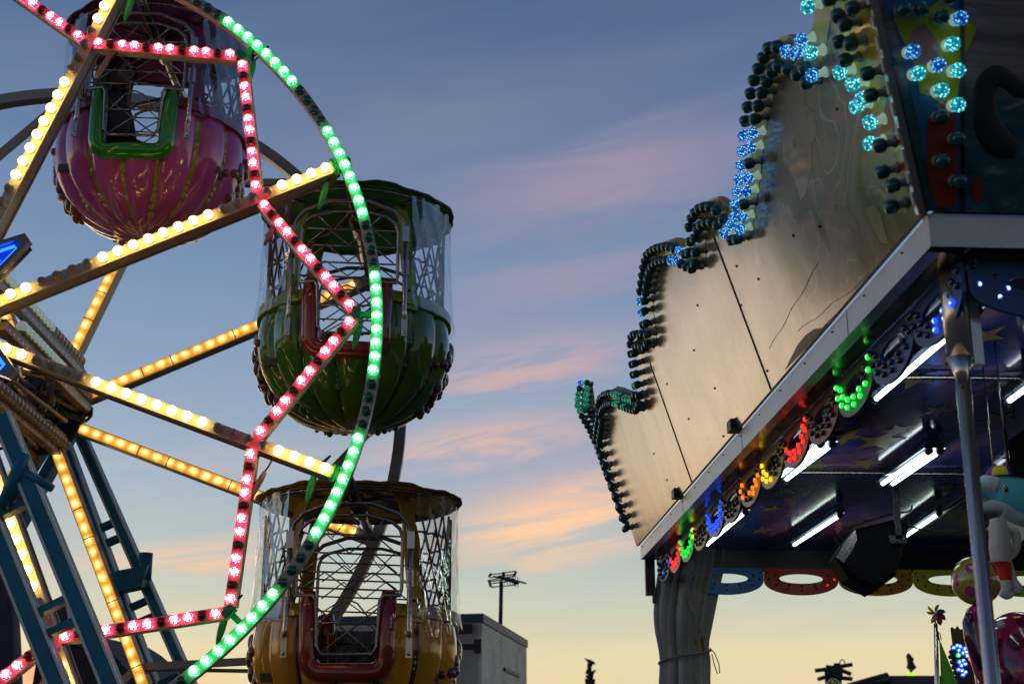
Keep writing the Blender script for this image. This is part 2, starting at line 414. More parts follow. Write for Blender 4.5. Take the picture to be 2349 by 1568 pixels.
for k, d in enumerate(spoke_dirs):
    b = MB(); p, q = W(.055, .16, d), W(.055, 2.195, d)
    b.bar(p, q, AX, .056, .106, 1); b.bar(W(.001, .16, d), W(.001, 2.195, d), AX, .060, .008)
    b.bar(W(.108, .16, d)+tang(d)*0, W(.108, 2.19, d), AX, .074, .012, 1)      # back flange lip
    fo = b.build('front_spoke', [M['cream_channel'], M['beam_grey']], wheel)
    c = MB()
    c.bar(W(.03, 2.19, d), W(.03, 2.232, d), AX, .05, .05)
    c.tube([W(-.02, 2.2, d)+tang(d)*.03, W(.06, 2.2, d)+tang(d)*.03], .016, 8); c.tube([W(-.02, 2.2, d)-tang(d)*.03, W(.06, 2.2, d)-tang(d)*.03], .016, 8)
    c.build('rim_bracket', M['connector_green'], wheel)
    for i in range(23):
        r = 2.154-.0841*i
        p = W(0, r, d)
        if not in_view(p, 45): continue
        lit = 0 if (i % 12) in (4, 5, 6, 7) else 1
        put(GLOBE[lit], 'globe_bulb', aim(p, FW), fo)
    # rear spoke: grey box beam with an amber translucent light strip on the viewer's side
    b = MB(); b.bar(W(DW+.03, .22, d), W(DW+.03, 2.25, d), AX, .075, .10)
    ro = b.build('rear_spoke', M['beam_grey'], wheel)
    s = MB(); fr = frame_mtx(W(DW-.03, .26, d), tang(d), AX, rad(d))
    hw = .031; L = 1.90; sec = [(-hw, 0), (-hw*.9, -.012), (-hw*.5, -.02), (hw*.5, -.02), (hw*.9, -.012), (hw, 0)]
    vs = []; n = 24
    for j in range(n+1):
        for x, y in sec: vs.append(fr @ V((x, y, L*j/n)))
    m6 = len(sec); fs = [(j*m6+i, j*m6+i+1, (j+1)*m6+i+1, (j+1)*m6+i) for j in range(n) for i in range(m6-1)]
    fs += [tuple(range(m6))[::-1], tuple(n*m6+i for i in range(m6))]
    fs += [(j*m6+m6-1, j*m6, (j+1)*m6, (j+1)*m6+m6-1) for j in range(n)]
    s.add(vs, fs)
    s.build('light_strip', M['amber_strip'], ro, fr)
    for z in (.42, .62, 1.05, 1.48):
        cl = MB(); cl.tube([fr @ V((x, y, z)) for x, y in [(-.034, .002), (-.031, -.016), (-.016, -.0235), (.016, -.0235), (.031, -.016), (.034, .002)]], .0035, 6); cl.build('strip_clip', M['rusty'], ro)
# zigzag light beams
for k in range(8):
    d0 = TH0+45*k; mid = d0+22.5
    for sgn in (0, 1):
        dA = d0 if sgn == 0 else d0+45
        A, B = W(-.005, 1.765, dA+(1.1 if sgn == 0 else -1.1)), W(-.005, 2.135, mid+(-.55 if sgn == 0 else .55))
        if not (in_view(A, 90) or in_view(B, 90)): continue
        b = MB(); dv = (B-A).normalized()
        b.bar(A+AX*.028, B+AX*.028, AX, .058, .05)
        b.bar(A+AX*.054, B+AX*.054, AX, .07, .006)
        bo = b.build('zigzag_beam', M['white_paint'], wheel)
        for i in range(12):
            p = A.lerp(B, (i+.45)/12)
            if not in_view(p, 45): continue
            # lit / unlit chase counted along the zigzag
            lit = 0 if i % 3 == 1 else 1
            put(PINK[lit], 'pink_lamp', aim(p, FW, random.random()*6), bo)
    if in_view(W(0, 2.14, mid), 100):
        c = MB(); c.bar(W(.02, 2.12, mid), W(.02, 2.228, mid), AX, .03, .03); c.box(W(.0, 2.15, mid), rad(mid)*.022, tang(mid)*.034, AX*.028)
        c.build('rim_link', M['connector_green'], wheel)
    # plug and cable hanging at the apex and at the spoke's end
    for dd, rr in ((mid-1.6, 2.15), (d0-2.0, 2.10)):
        P = W(.06, rr, dd)
        if not in_view(P, 60): continue
        c = MB(); a, b2 = P+V((.02, 0, .05)), P+V((-.02, .02, -.10)); dv = b2-a
        c.tube([a, a+dv*.12, a+dv*.3, a+dv*.62, a+dv*.9, a+dv*1.05], [.006, .013, .019, .019, .013, .006], 8)
        po = c.build('cable_plug', M['connector_green'] if rr > 2.05 else M['beam_grey'], wheel)
        e = MB(); pts = []
        for j in range(15):
            f = j/14; ang = pi*1.15*f
            pts.append(a+V((.055*sin(ang), 0, .04*(1-cos(ang))*.9)) if False else a.lerp(P+V((.02, -.03, .06)), f)+V((.075*sin(pi*f), .0, .075*sin(pi*f))))
        e.tube(pts, .0045, 6); e.build('cable', M['black_rubber'], po)
    # cable at the zigzag foot
    P = W(.02, 1.80, d0-2.2)
    if in_view(P, 60):
        e = MB(); e.tube([P+rad(d0)*(-.02)+V((.10*sin(pi*j/12), 0, .07*sin(pi*j/12)-.16*(j/12))) for j in range(13)], .0045, 6)
        co = e.build('cable', M['black_rubber'], wheel)
        h = MB(); q = P+V((0, 0, -.17)); h.tube([q+V((.05, 0, .10)), q+V((.03, 0, .06)), q, q+V((-.02, 0, -.05))], [.012, .016, .016, .009], 8)
        h.build('cable_plug', M['beam_grey'], co)
# rear zigzag struts (unlit)
for k in range(8):
    d0 = TH0+45*k; mid = d0+22.5
    b = MB()
    for dA, s_ in ((d0, -1), (d0+45, 1)):
        b.bar(W(DW+.02, 1.75, dA-s_*1.2), W(DW+.02, 2.21, mid+s_*1.0), AX, .045, .05)
    b.bar(W(DW+.02, 2.20, mid), W(DW+.02, 2.26, mid), AX, .04, .05)
    b.build('rear_strut', M['rear_grey'], wheel)

# hub: plates, drum, arms, cross beams with bulbs, cables
b = MB()
def disc(t0, t1, r, n=28, mi=0):
    vs = [W(t, r, 360*i/n) for t in (t0, t1) for i in range(n)]
    b.add(vs, [tuple(range(n)), tuple(range(n, 2*n))[::-1]]+[(i, n+i, n+(i+1) % n, (i+1) % n) for i in range(n)], mi)
disc(DW-.06, DW-.02, .27)
for i in range(10):
    b.sphere(W(DW-.065, .22, 36*i+10), .02, 8, 5, 1)
b.build('hub_plate', [M['hub_teal'], M['black_plastic']], wheel)
b = MB(); disc(.05, .09, .26); b.build('hub_plate', M['hub_teal'], wheel); b = MB(); disc(DW-.30, DW-.26, .17); b.build('hub_plate', M['hub_teal'], wheel)
b = MB(); b.tube([W(.06, 0, 0), W(DW+.3, 0, 0)], .085, 20); b.tube([W(-.12, 0, 0), W(.06, 0, 0)], .06, 16)
b.tube([W(.9, .0, 0), W(1.0, 0, 0)], .12, 20); b.tube([W(1.5, .0, 0), W(1.58, 0, 0)], .13, 20)
b.build('hub_axle', M['dark_chrome'], wheel)
b = MB()
for i in range(8):
    d = TH0+22.5+45*i
    b.bar(W(DW-.1, .09, d), W(DW-.1, .30, d-14), AX, .035, .02); b.tube([W(1.1, .09, d), W(DW-.1, .24, d)], .014, 8)
    b.tube([W(.2, .1, d+8), W(DW-.4, .30, d+15)], .012, 6)
b.build('hub_brace', M['rusty'], wheel)
def H3(t, x, z): return C0+AX*t+E1*x+E2*z
for (bx, bz, row) in ((.212, .27, (.0, .085, .05, 15)), (.275, .03, (.008, .098, .42, 16)), (.12, -.25, (.045, .06, .05, 0)), (-.03, -.29, None), (-.22, .25, (-.02, .085, .05, 12))):
    b = MB(); b.bar(H3(.1, bx, bz), H3(DW, bx, bz), E2, .055, .045)
    b.bar(H3(.1, bx+.012, bz+.031), H3(DW-.02, bx+.012, bz+.031), E2, .03, .014, 1)
    b.box(H3(DW, bx, bz-.004), AX*.02, E1*.034, E2*.03)
    for q in range(22): b.box(H3(.16+.078*q, bx+.0282, bz-.004), AX*.010, E1*.001, E2*.004, 2)
    for q in range(5): b.sphere(H3(.3+.33*q, bx-.012, bz-.0235), .006, 6, 4, 1)
    bo = b.build('cross_beam', [M['rusty'] if row is None or bx != .212 else M['rear_grey'], M['hub_teal'], M['chrome']], wheel)
    if row is None: continue
    for j in range(25):
        t = .14+.070*j
        if t < row[2]: continue
        p = H3(t, bx+row[0], bz+row[1])
        if not in_view(p, 30): continue
        put(HUBG[1 if j < row[3] else 0], 'hub_bulb', aim(p-E2*.045, E2) @ Matrix.Scale(1.30, 4), bo)
rc = random.Random(3)
for i in range(26):
    e = MB(); d = rc.uniform(0, 360); t = rc.uniform(.9, DW-.1); p = W(t, rc.uniform(.1, .2), d); q = W(min(DW-.05, t+rc.uniform(.1, .5)), rc.uniform(.16, .34), d+rc.uniform(-60, 60))
    sag = V((rc.uniform(-.1, .1), 0, rc.uniform(-.12, .08)))
    e.tube([p.lerp(q, j/10)+sag*sin(pi*j/10) for j in range(11)], rc.choice((.006, .008, .010)), 6)
    e.build('hub_cable', M['black_rubber'], wheel)
for i in range(6):
    e = MB(); d = rc.uniform(-60, 120); p = W(rc.uniform(1.2, 1.7), .2, d); dv = V((rc.uniform(-1, 1), rc.uniform(-.3, .3), rc.uniform(-1, 1))).normalized()*.10
    e.tube([p, p+dv*.15, p+dv*.5, p+dv*.9, p+dv], [.012, .024, .026, .02, .01], 8); e.build('hub_plug', M['rusty'], wheel)

# the blue star in front of the hub
M['star_lens'] = None
def star_mat():
    m, t, bs = base_mat('star_blue_lens')
    oc = t.coord(); k = t.ramp(t.noise(oc, 5, 3), [(.3, (.35,)*3), (.7, (1, 1, 1))])
    bs.inputs['Base Color'].default_value = (.0, .02, .3, 1); bs.inputs['Roughness'].default_value = .12; bs.inputs['Coat Weight'].default_value = .5
    bs.inputs['Emission Color'].default_value = (.0, .045, .9, 1); t.link(t.math('MULTIPLY', k, .85), bs.inputs['Emission Strength'])
    return m
M['star_lens'] = star_mat()
M['neon_blue'] = mat('neon_blue', (.1, .3, .9), .2, emit=(.02, .14, 1), estr=3.0)
M['clear_lip'] = mat('clear_lip', (.20, .21, .30), .15, 0, .6)
SC = W(-.20, .0, 0)+E1*(-.02)+E2*.03
def star_pts(R, r, blunt=.0):
    P = []
    for i in range(5):
        a = radians(36+72*i); b2 = radians(72+72*i)
        for da in (-blunt, blunt): P.append((R*cos(a+da), R*sin(a+da)))
        P.append((r*cos(b2), r*sin(b2)))
    return P
star = MB(); o_ = SC
star.prism(star_pts(.60, .235, .035), o_+AX*.06, E1, E2, .03)        # back box
st = star.build('star_sign', M['black_plastic'], wheel)
l = MB(); l.prism(star_pts(.585, .225, .035), o_+AX*.02, E1, E2, .036); l.build('star_lens', M['star_lens'], st)
l = MB(); l.ringprism(star_pts(.62, .25, .04), star_pts(.565, .215, .035), o_+AX*.0, E1, E2, .055); l.build('star_frame', M['clear_lip'], st)
for R_, r_ in ((.44, .15), (.33, .09), (.54, .195)):
    l = MB(); l.tube([o_-AX*.016+E1*x+E2*y for x, y in star_pts(R_, r_, .02)], .009, 8, closed=True); l.build('neon_tube', M['neon_blue'], st)

# ------------------------------------------------------------------ support towers
def tower(name, label, Y, railA, railB, rungs, wid, dep, brace=None, mirror=None):
    (p1, p2), (q1, q2) = railA, railB
    A1, A2, B1, B2 = at(*p1, Y), at(*p2, Y), at(*q1, Y), at(*q2, Y)
    def toground(a, b2): return a+(b2-a)*((a.z)/(a.z-b2.z))
    Ag, Bg = toground(A1, A2), toground(B1, B2)
    t = empty(name, (Ag.x, Y, 0), label, 'support tower', 'teal steel legs that carry the wheel')
    for (a, gq) in ((A1, Ag), (B1, Bg)):
        b = MB(); b.bar(a, gq, AX, wid, dep)
        d = (gq-a).normalized(); sd = d.cross(AX).normalized()
        r_ = b.build('tower_rail', M['teal_steel'], t)
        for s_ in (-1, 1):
            e = MB(); e.bar(a+sd*s_*(wid/2-.001)-AX*(dep/2-.002), gq+sd*s_*(wid/2-.001)-AX*(dep/2-.002), AX, .013, .013)  # pale strips painted on as the bright glints along the rail flanges
            e.build('rail_glint', M['edge_glint'], r_)
    for (y, dbl) in rungs:
        for off in ((-.055, .055) if dbl else (0,)):
            # a rung at the pixel height y of rail A, square to the rails
            k = (y-p1[1])/(p2[1]-p1[1]); PA = A1.lerp(A2, k)
            d = (A2-A1).normalized(); PA = PA+d*off
            sd = d.cross(AX).normalized()
            k2 = (PA-B1).dot((B2-B1).normalized()); PB = B1+(B2-B1).normalized()*k2
            b = MB(); b.bar(PA, PB, AX, .032, dep*.7); b.build('tower_rung', M['teal_steel'], t)
    if brace:
        for (c1, c2, r_) in brace:
            b = MB(); b.tube([at(*c1, Y-.05), at(*c2, Y-.05)], r_, 14); b.build('tower_brace', M['teal_steel'], t)
    if mirror is not None:
        b = MB()
        for a, gq in ((A1, Ag), (B1, Bg)):
            mx = lambda p: V((2*mirror-p.x, p.y, p.z)); b.bar(mx(a), mx(gq), AX, wid, dep)
        b.build('far_leg', M['teal_steel'], t)
    return t
RT = tower('rear_support_tower', 'teal lattice leg with paired rungs behind the amber light strips', 9.25, ((180, 985), (438, 1568)), ((144, 1000), (353, 1568)),
      [(1218, 1), (1395, 1), (1560, 1)], .062, .15, mirror=-2.98)
b = MB(); pA = at(352, 1345, 9.2); b.tube([at(335, 1268, 9.12), at(331, 1330, 9.12)], .045, 12); b.box(at(300, 1330, 9.1), (.10, 0, .02), (0, .06, 0), (.015, 0, .07)); b.build('junction_box', M['teal_steel'], RT)
tower('front_support_tower', 'teal lattice leg in front of the white bulb spoke at lower left', 6.55, ((8, 958), (258, 1568)), ((-98, 990), (136, 1568)),
      [(1395, 1), (1130, 0), (1150, 0)], .078, .11, brace=[((58, 1040), (4, 1165), .032), ((62, 1085), (120, 1120), .02)])

# ================================================================== gondolas
GZ = dict(crim=.045, trim=-.605, bot=-1.27, R=.54)
def gondola(deg, P, label, grp, cols, dots, apron=None):
    """cols: tub, trim, canopy, strap, ornament materials"""
    t = empty('gondola', P, label, 'gondola', grp, Matrix.Translation(P) @ Matrix(((E1.x, AX.x, 0, 0), (E1.y, AX.y, 0, 0), (0, 0, 1, 0), (0, 0, 0, 1))))
    mw = world_of(t)
    tub, trim, can, strap, orn, dotm = cols
    R = GZ['R']; z0, z1 = GZ['trim'], GZ['bot']
    def B(mb, name, m, parent=t):
        mb.v = [tuple(mw @ V(v)) for v in mb.v]
        return mb.build(name, m, parent, mw)
    NL = 15
    def prof(f):
        q = (1-f**3.4)**(1/2.1) if f < 1 else 0
        return R*q*(1+.035*sin(pi*min(1, f/.75)))
    def tubr(f, ph):
        gr = (1-abs(sin(NL*ph/2)))**1.6
        k = min(1, .35+f*3) * (1 if f < .9 else 1)
        return prof(f)*(1+.03*(1-gr)*k-.085*gr*k)
    def surf(f, ph): r = tubr(f, ph); return V((r*cos(ph), r*sin(ph), z0+(z1-z0)*f))
    N, Mv = 288, 46
    fl = [min(1, (i/Mv)**.85) for i in range(Mv+1)]
    HW, UB = .190, -.925
    def cut(x, z):
        ax = abs(x)
        if ax > HW or z < UB: return False
        cx, cz = HW-.06, UB+.06
        return not (ax > cx and z < cz and hypot(ax-cx, z-cz) > .06)
    mb = MB(); vs = []; fs = []
    for i in range(Mv+1):
        for k in range(N):
            vs.append(surf(fl[i], 2*pi*k/N))
    for i in range(Mv):
        for k in range(N):
            q = (i*N+k, (i+1)*N+k, (i+1)*N+(k+1) % N, i*N+(k+1) % N)
            c = (vs[q[0]]+vs[q[1]]+vs[q[2]]+vs[q[3]])/4
            if cut(c.x, c.z): continue
            fs.append(q)
    mb.add(vs, fs, 0, True)
    for fi, q in enumerate(fs):
        k = q[0] % N; i = q[0]//N; gv = (1-abs(sin(NL*pi*(k+.5)/N)))
        if gv > .80 or fl[i] > .985: mb.m[fi] = 2
    # inner skin
    vs2 = [V((v.x*.955, v.y*.955, v.z*1.0+(.02 if v.z < z1+.2 else 0))) for v in vs]
    mb.add(vs2, [f[::-1] for f in fs], 1, True)
    tb = B(mb, 'tub', [tub, M['tub_inside'], dotm])
    # berries in the grooves
    mb = MB(); rr = random.Random(int(deg*10)+5)
    for gI in range(NL):
        ph = 2*pi*gI/NL
        for j in range(rr.choice((2, 2, 3))):
            f = rr.uniform(.25, .92); p = surf(f, ph)
            if cut(p.x, p.z) or cut(p.x*1.2, p.z): continue
            for q in range(rr.choice((1, 2, 3))):
                pp = surf(min(.97, f+.045*q), ph); mb.sphere(pp, rr.uniform(.017, .027), 10, 7, 0, (1, 1, 1.25))
    B(mb, 'berry_relief', dotm, tb)
    # rim band round the tub
    mb = MB()
    for sg in (0, 1):
        a0, a1 = (-pi/2+.40, pi/2-.40) if sg == 0 else (pi/2+.40, 3*pi/2-.40)
        pts = [V(((R+.012)*cos(a0+(a1-a0)*i/40), (R+.012)*sin(a0+(a1-a0)*i/40), z0)) for i in range(41)]
        vs = []; 
        for p in pts:
            n_ = V((p.x, p.y, 0)).normalized()
            vs += [p+n_*.014+V((0, 0, .028)), p+n_*.018+V((0, 0, -.035)), p-n_*.03+V((0, 0, -.035)), p-n_*.03+V((0, 0, .028))]
        fs = []
        for i in range(40):
            a = 4*i; fs += [(a, a+4, a+5, a+1), (a+1, a+5, a+6, a+2), (a+2, a+6, a+7, a+3), (a+3, a+7, a+4, a)]
        fs += [(0, 1, 2, 3), (163, 162, 161, 160)]
        mb.add(vs, fs, 0, False)
    B(mb, 'rim_band', strap)
    # padded doorway trims, front and rear
    for sg in (-1, 1):
        path = []
        xs = [(-HW-.02, z0+.085), (-HW-.015, z0-.05), (-HW-.01, -.76)]
        for j in range(7):
            a = pi+ (pi/2)*j/6; xs.append((-HW+.07+.08*cos(a), UB+.07+.08*sin(a)))
        for j in range(1, 6): xs.append((-HW+.07+(2*HW-.14)*j/6, UB-.01))
        right = [(-x, z) for x, z in xs[:10]][::-1]
        xs += right
        rs = []
        for i, (x, z) in enumerate(xs):
            f = max(0, (z-z0)/(z1-z0)); r = prof(f)
            y = sg*(max(.1, r*r-x*x)**.5-.005)
            path.append(V((x, y, z)))
        n_ = len(path); mbs = MB()
        mbs.tube(path, [.040 if i in (0, n_-1) else .050 for i in range(n_)], 12)
        mbs.v = [(v[0], v[1], v[2]) for v in mbs.v]
        B(mbs, 'doorway_trim', trim)
    # side ornaments: lumpy moulded figure on each side
    for sg in (-1, 1):
        mb = MB(); ro = random.Random(4+sg)
        for j in range(15):
            f = .20+.042*j; ph = (0 if sg > 0 else pi)+.16*sin(j*1.1); p = surf(f, ph)
            mb.sphere(p*.995, ro.uniform(.036, .055), 12, 8, 0, (.6, 1.1, 1.2))
            if j % 4 == 1: 
                for kk in (1, 2, 3): mb.sphere(surf(f+.02*kk, ph+ro.choice((-1, 1))*.0+(.085*kk if j % 8 == 1 else -.085*kk)), .036-.004*kk, 12, 8, 0)
        B(mb, 'side_ornament', orn)
    # canopy: sagging dome with a rolled wavy hem
    mb = MB(); N2, M2 = 96, 12; vs = []; fs = []
    rr = random.Random(int(deg)+11); wv = [rr.uniform(0, 6.3) for _ in range(4)]
    def crim(a): return .004*sin(7*a+wv[0])+.003*sin(13*a+wv[1])+.0025*sin(29*a+wv[2])
    for i in range(M2+1):
        f = i/M2
        for k in range(N2):
            a = 2*pi*k/N2; r = (R+.026)*f+crim(a)*f; z = GZ['crim']+.12*(1-f**1.15)+crim(a+1)*f*1.2-.02*abs(sin(4*a))*f*(1-f)
            vs.append((r*cos(a), r*sin(a), z))
    for k in range(N2):   # skirt down
        a = 2*pi*k/N2; r = R+.026+crim(a); vs.append((r*cos(a), r*sin(a), GZ['crim']-.012+crim(a*1.3+2)*1.0))
    for i in range(M2+1):
        for k in range(N2): fs.append((i*N2+k, (i+1)*N2+k, (i+1)*N2+(k+1) % N2, i*N2+(k+1) % N2))
    mb.add(vs, fs, 0, True)
    cn = B(mb, 'canopy', can)
    mb = MB(); mb.tube([V(((R+.027+crim(2*pi*k/96))*cos(2*pi*k/96), (R+.027+crim(2*pi*k/96))*sin(2*pi*k/96), GZ['crim']+.004+crim(2*pi*k/96+1)*1.2)) for k in range(96)], .012, 8, closed=True)
    B(mb, 'hem', can, cn)
    # straps: roof bands running to the hem and down to the tub
    SA = radians(40)
    for a in (-pi/2-SA, -pi/2+SA, pi/2-SA, pi/2+SA):
        mb = MB(); path = []
        for f in (.05, .25, .45, .60): path.append((f*(R-.02), GZ['crim']+.105*(1-f**1.15)-.012))
        path += [(R*.72, GZ['crim']-.015), (R*.80, GZ['crim']-.07), (R*.855, GZ['crim']-.15), (R*.91, -.31), (R*.96, -.47), (R+.008, z0+.02), (R+.012, z0-.06)]
        vs = []; wv_ = .042
        tn = V((-sin(a), cos(a), 0)); rn = V((cos(a), sin(a), 0))
        for (r, z) in path:
            w2 = wv_ if z < GZ['crim']-.03 else wv_*1.05
            c = rn*r+V((0, 0, z)); vs += [c-tn*w2+rn*.006, c+tn*w2+rn*.006, c+tn*w2-rn*.008, c-tn*w2-rn*.008]
        fs = []
        for i in range(len(path)-1):
            q = 4*i
            for j in range(4): fs.append((q+j, q+(j+1) % 4, q+4+(j+1) % 4, q+4+j))
        fs += [(3, 2, 1, 0), tuple(4*(len(path)-1)+j for j in range(4))]
        mb.add(vs, fs, 0, False)
        bo = B(mb, 'roof_strap', strap)
        mb = MB()
        for z in (-.17, z0+.05):
            for sx in (-.018, .018): mb.sphere(rn*(R*.865 if z > -.3 else R+.008)+tn*sx+V((0, 0, z)), .009, 8, 5)
        B(mb, 'eyelet', M['black_plastic'], bo)
    # clear side windows and the wire lattice behind them
    for sg in (-1, 1):
        c0 = 0 if sg > 0 else pi; h = pi/2-SA+.03
        mb = MB(); n_, m_ = 48, 10; vs = []
        for j in range(m_+1):
            z = GZ['crim']-.004+(z0-.05-GZ['crim'])*j/m_
            for i in range(n_+1):
                a = c0-h+2*h*i/n_; r = R+.016+.005*sin(23*a+3*z*7)+.003*sin(47*a+9*z)+.024*(j/m_)**2+(.012 if j == m_ else 0)
                vs.append((r*cos(a), r*sin(a), z))
        mb.add(vs, [(j*(n_+1)+i, j*(n_+1)+i+1, (j+1)*(n_+1)+i+1, (j+1)*(n_+1)+i) for j in range(m_) for i in range(n_)], 0, True)
        B(mb, 'side_window', M['pvc'])
        mb = MB(); h2 = pi/2-SA-.05; Rl = R-.02
        for z in (-.18, -.34, -.49): mb.tube([(Rl*cos(c0-h2+2*h2*i/24), Rl*sin(c0-h2+2*h2*i/24), z+.012*sin(3*i)) for i in range(25)], .007, 6)
        for (za, zb) in ((-.05, -.34), (-.34, -.60)):
            for ph0 in (0, 1):
                pts = []
                nz = 8
                for i in range(nz*6+1):
                    f = i/(nz*6); tri = abs(((f*nz/2+ph0*.5) % 1)*2-1); a = c0-h2+2*h2*f
                    pts.append((Rl*cos(a), Rl*sin(a), za+(zb-za)*tri))
                mb.tube(pts, .0062, 6)
        B(mb, 'side_lattice', M['wire_dark'])
    # gates, front and rear: chrome tube frame with zigzag wires
    for sg in (-1, 1):
        y = sg*(R+.005); G = lambda x, z: V((x, y+(-sg)*max(0, abs(x)-.18)*.35, z))
        mb = MB()
        outer = [(-.315, -.605), (-.315, -.22), (-.30, -.16), (-.25, -.11), (-.11, -.06), (.11, -.06), (.25, -.11), (.30, -.16), (.315, -.22), (.315, -.605)]
        mb.tube([G(*p) for p in outer], .013, 8)
        inner = [(-.275, -.525), (-.275, -.24), (-.26, -.19), (-.215, -.155), (-.1, -.125), (.1, -.125), (.215, -.155), (.26, -.19), (.275, -.24), (.275, -.505), (.27, -.54), (.18, -.545), (.165, -.57), (.155, -.805), (.13, -.845), (-.13, -.845), (-.155, -.805), (-.165, -.57), (-.18, -.545), (-.27, -.54)]
        mb.tube([G(*p) for p in inner], .010, 8, closed=True)
        go_ = B(mb, 'door_gate', M['dark_chrome'])
        mb = MB()
        lev = [-.225, -.325, -.425, -.51]
        for z in lev: mb.tube([G(-.275, z+.012), G(.275, z-.006)], .0055, 6)
        mb.tube([G(-.16, -.685), G(.16, -.685)], .005, 6)
        for i in range(3):
            zt, zb = lev[i], lev[i+1]
            for o in (0, 1):
                pts = []
                for j in range(5):
                    x = -.25+.125*j
                    pts.append(G(x, zt if (j+o+i) % 2 else zb))
                if o == i % 2: mb.tube(pts, .0048, 6)
        mb.tube([G(-.18, -.145), G(-.09, -.24), G(.0, -.125), G(.09, -.24), G(.18, -.145)], .0048, 6)
        mb.tube([G(-.26, -.525), G(.13, -.835)], .005, 6); mb.tube([G(.26, -.525), G(-.13, -.835)], .005, 6)
        mb.tube([G(-.15, -.705), G(-.05, -.585), G(.0, -.565), G(.05, -.585), G(.15, -.705)], .005, 6)
        B(mb, 'gate_wire', M['dark_chrome'], go_)
        for x in (-.318, .318):
            mb = MB(); yy = sg*.02
            pts = [G(x, -.30)+V((0, yy, 0)), G(x, -.71)+V((0, yy*1.6, 0)), G(x*1.01, -.77)+V((0, yy*2.2, 0))]
            mb.tube(pts, [.014, .014, .012], 10)
            c = G(x*1.01, -.81)+V((0, yy*2.4, 0)); mb.box(c, (.016, 0, 0), (0, .006, 0), (0, 0, .05)); mb.sphere(c+V((0, sg*.006, -.03)), .011, 8, 6)
            for zz in (-.25, -.45): mb.box(G(x, zz)+V((0, yy, 0)), (.019, 0, 0), (0, .014, 0), (0, 0, .045))
            B(mb, 'hinge_rod', M['chrome'], go_)
    # axle through the roof, and benches
    mb = MB(); mb.tube([(0, -DW/2+.02, .02), (0, DW/2, .02)], .030, 14); mb.tube([(0, -.14, .02), (0, .14, .02)], .05, 14)
    mb.tube([(0, .0, .02), (0, 0, .10)], .022, 10)
    B(mb, 'axle', M['dark_chrome'])
    mb = MB()
    for a in range(4):
        an = pi/4+a*pi/2; mb.tube([(0.05*cos(an), .05*sin(an), .06), ((R-.03)*cos(an), (R-.03)*sin(an), GZ['crim']-.02)], .011, 8)
    mb.tube([((R-.02)*cos(2*pi*k/40), (R-.02)*sin(2*pi*k/40), GZ['crim']-.018) for k in range(40)], .012, 8, closed=True)
    B(mb, 'roof_frame', M['dark_chrome'])
    for sg in (-1, 1):
        mb = MB(); mb.box((sg*.34, 0, -.94), (.13, 0, 0), (0, .30, 0), (0, 0, .02)); mb.box((sg*.42, 0, -.78), (.012, 0, 0), (0, .16, 0), (0, 0, .15))
        B(mb, 'bench', M['tub_inside'])
    if apron:
        mb = MB(); vs = []
        for j in range(7):
            for i in range(13):
                x = -.21+.42*i/12; vs.append((x, R+.015+.008*sin(i*1.3+j), -.61-.31*j/6))
        mb.add(vs, [(j*13+i, j*13+i+1, (j+1)*13+i+1, (j+1)*13+i) for j in range(6) for i in range(12)], 0, True)
        B(mb, 'plastic_sheet', apron)
    return t
M['tub_inside'] = mat('tub_inside', (.10, .09, .06), .5)
def gel(name, col, col2, sc=4): 
    m, t, b = base_mat(name); oc = t.coord()
    c = t.mix(t.ramp(t.noise(oc, sc, 3), [(.35, (0, 0, 0)), (.65, (1, 1, 1))]), col, col2)
    t.link(c, b.inputs['Base Color']); b.inputs['Roughness'].default_value = .16
    b.inputs['Coat Weight'].default_value = 1.0; b.inputs['Coat Roughness'].default_value = .025
    bn = t.node('ShaderNodeBump'); bn.inputs['Strength'].default_value = .30; bn.inputs['Distance'].default_value = .02
    t.link(t.noise(oc, 7, 3), bn.inputs['Height']); t.link(bn.outputs[0], b.inputs['Normal'])
    t.link(bn.outputs[0], b.inputs['Coat Normal'])
    return m
M['purple_gel'] = gel('purple_gel', (.52, .085, .36), (.62, .12, .44))
M['green_gel'] = gel('green_gel', (.05, .17, .010), (.09, .24, .016))
M['orange_gel'] = gel('orange_gel', (.74, .30, .008), (.80, .38, .014))
M['bright_green'] = gel('bright_green', (.012, .28, .006), (.015, .34, .010))
M['brick_gel'] = gel('brick_gel', (.28, .022, .008), (.34, .035, .010))
M['maroon_canvas'] = thin_mat('maroon_canvas', (0.17, 0.02, 0.05))
M['green_canvas'] = thin_mat('green_canvas', (0.05, 0.14, 0.02))
M['orange_canvas'] = thin_mat('orange_canvas', (0.4, 0.2, 0.016))
M['green_strap'] = mat('green_strap', (.22, .38, .025), .4, 0, .3, .25, 14)
M['maroon_strap'] = mat('maroon_strap', (.26, .035, .09), .4, 0, .3, .25, 14)
M['orange_strap'] = mat('orange_strap', (.55, .33, .025), .4, 0, .3, .25, 14)
M['yellow_dot'] = gel('yellow_dot', (.45, .36, .02), (.38, .32, .02))
M['grape_dot'] = gel('grape_dot', (.09, .025, .05), (.12, .03, .08))
M['green_dot'] = gel('green_dot', (.02, .10, .03), (.05, .12, .02))
M['flesh_gel'] = gel('flesh_gel', (.36, .12, .08), (.30, .08, .05))
M['plum_gel'] = gel('plum_gel', (.22, .07, .09), (.14, .04, .07))
M['foggy'] = mat('foggy_sheet', (.15, .15, .16), .3, 0, .3, .4, 20, .4, 40)
def gpos(d): return W(DW/2, 2.262, d)
grp = 'pumpkin gondolas hanging on the wheel'
GP = gondola(TH0+45, gpos(TH0+45), 'purple pumpkin gondola with bright green doorway trim and a rider inside', grp,
        (M['purple_gel'], M['bright_green'], M['maroon_canvas'], M['maroon_strap'], M['flesh_gel'], M['yellow_dot']), 1)
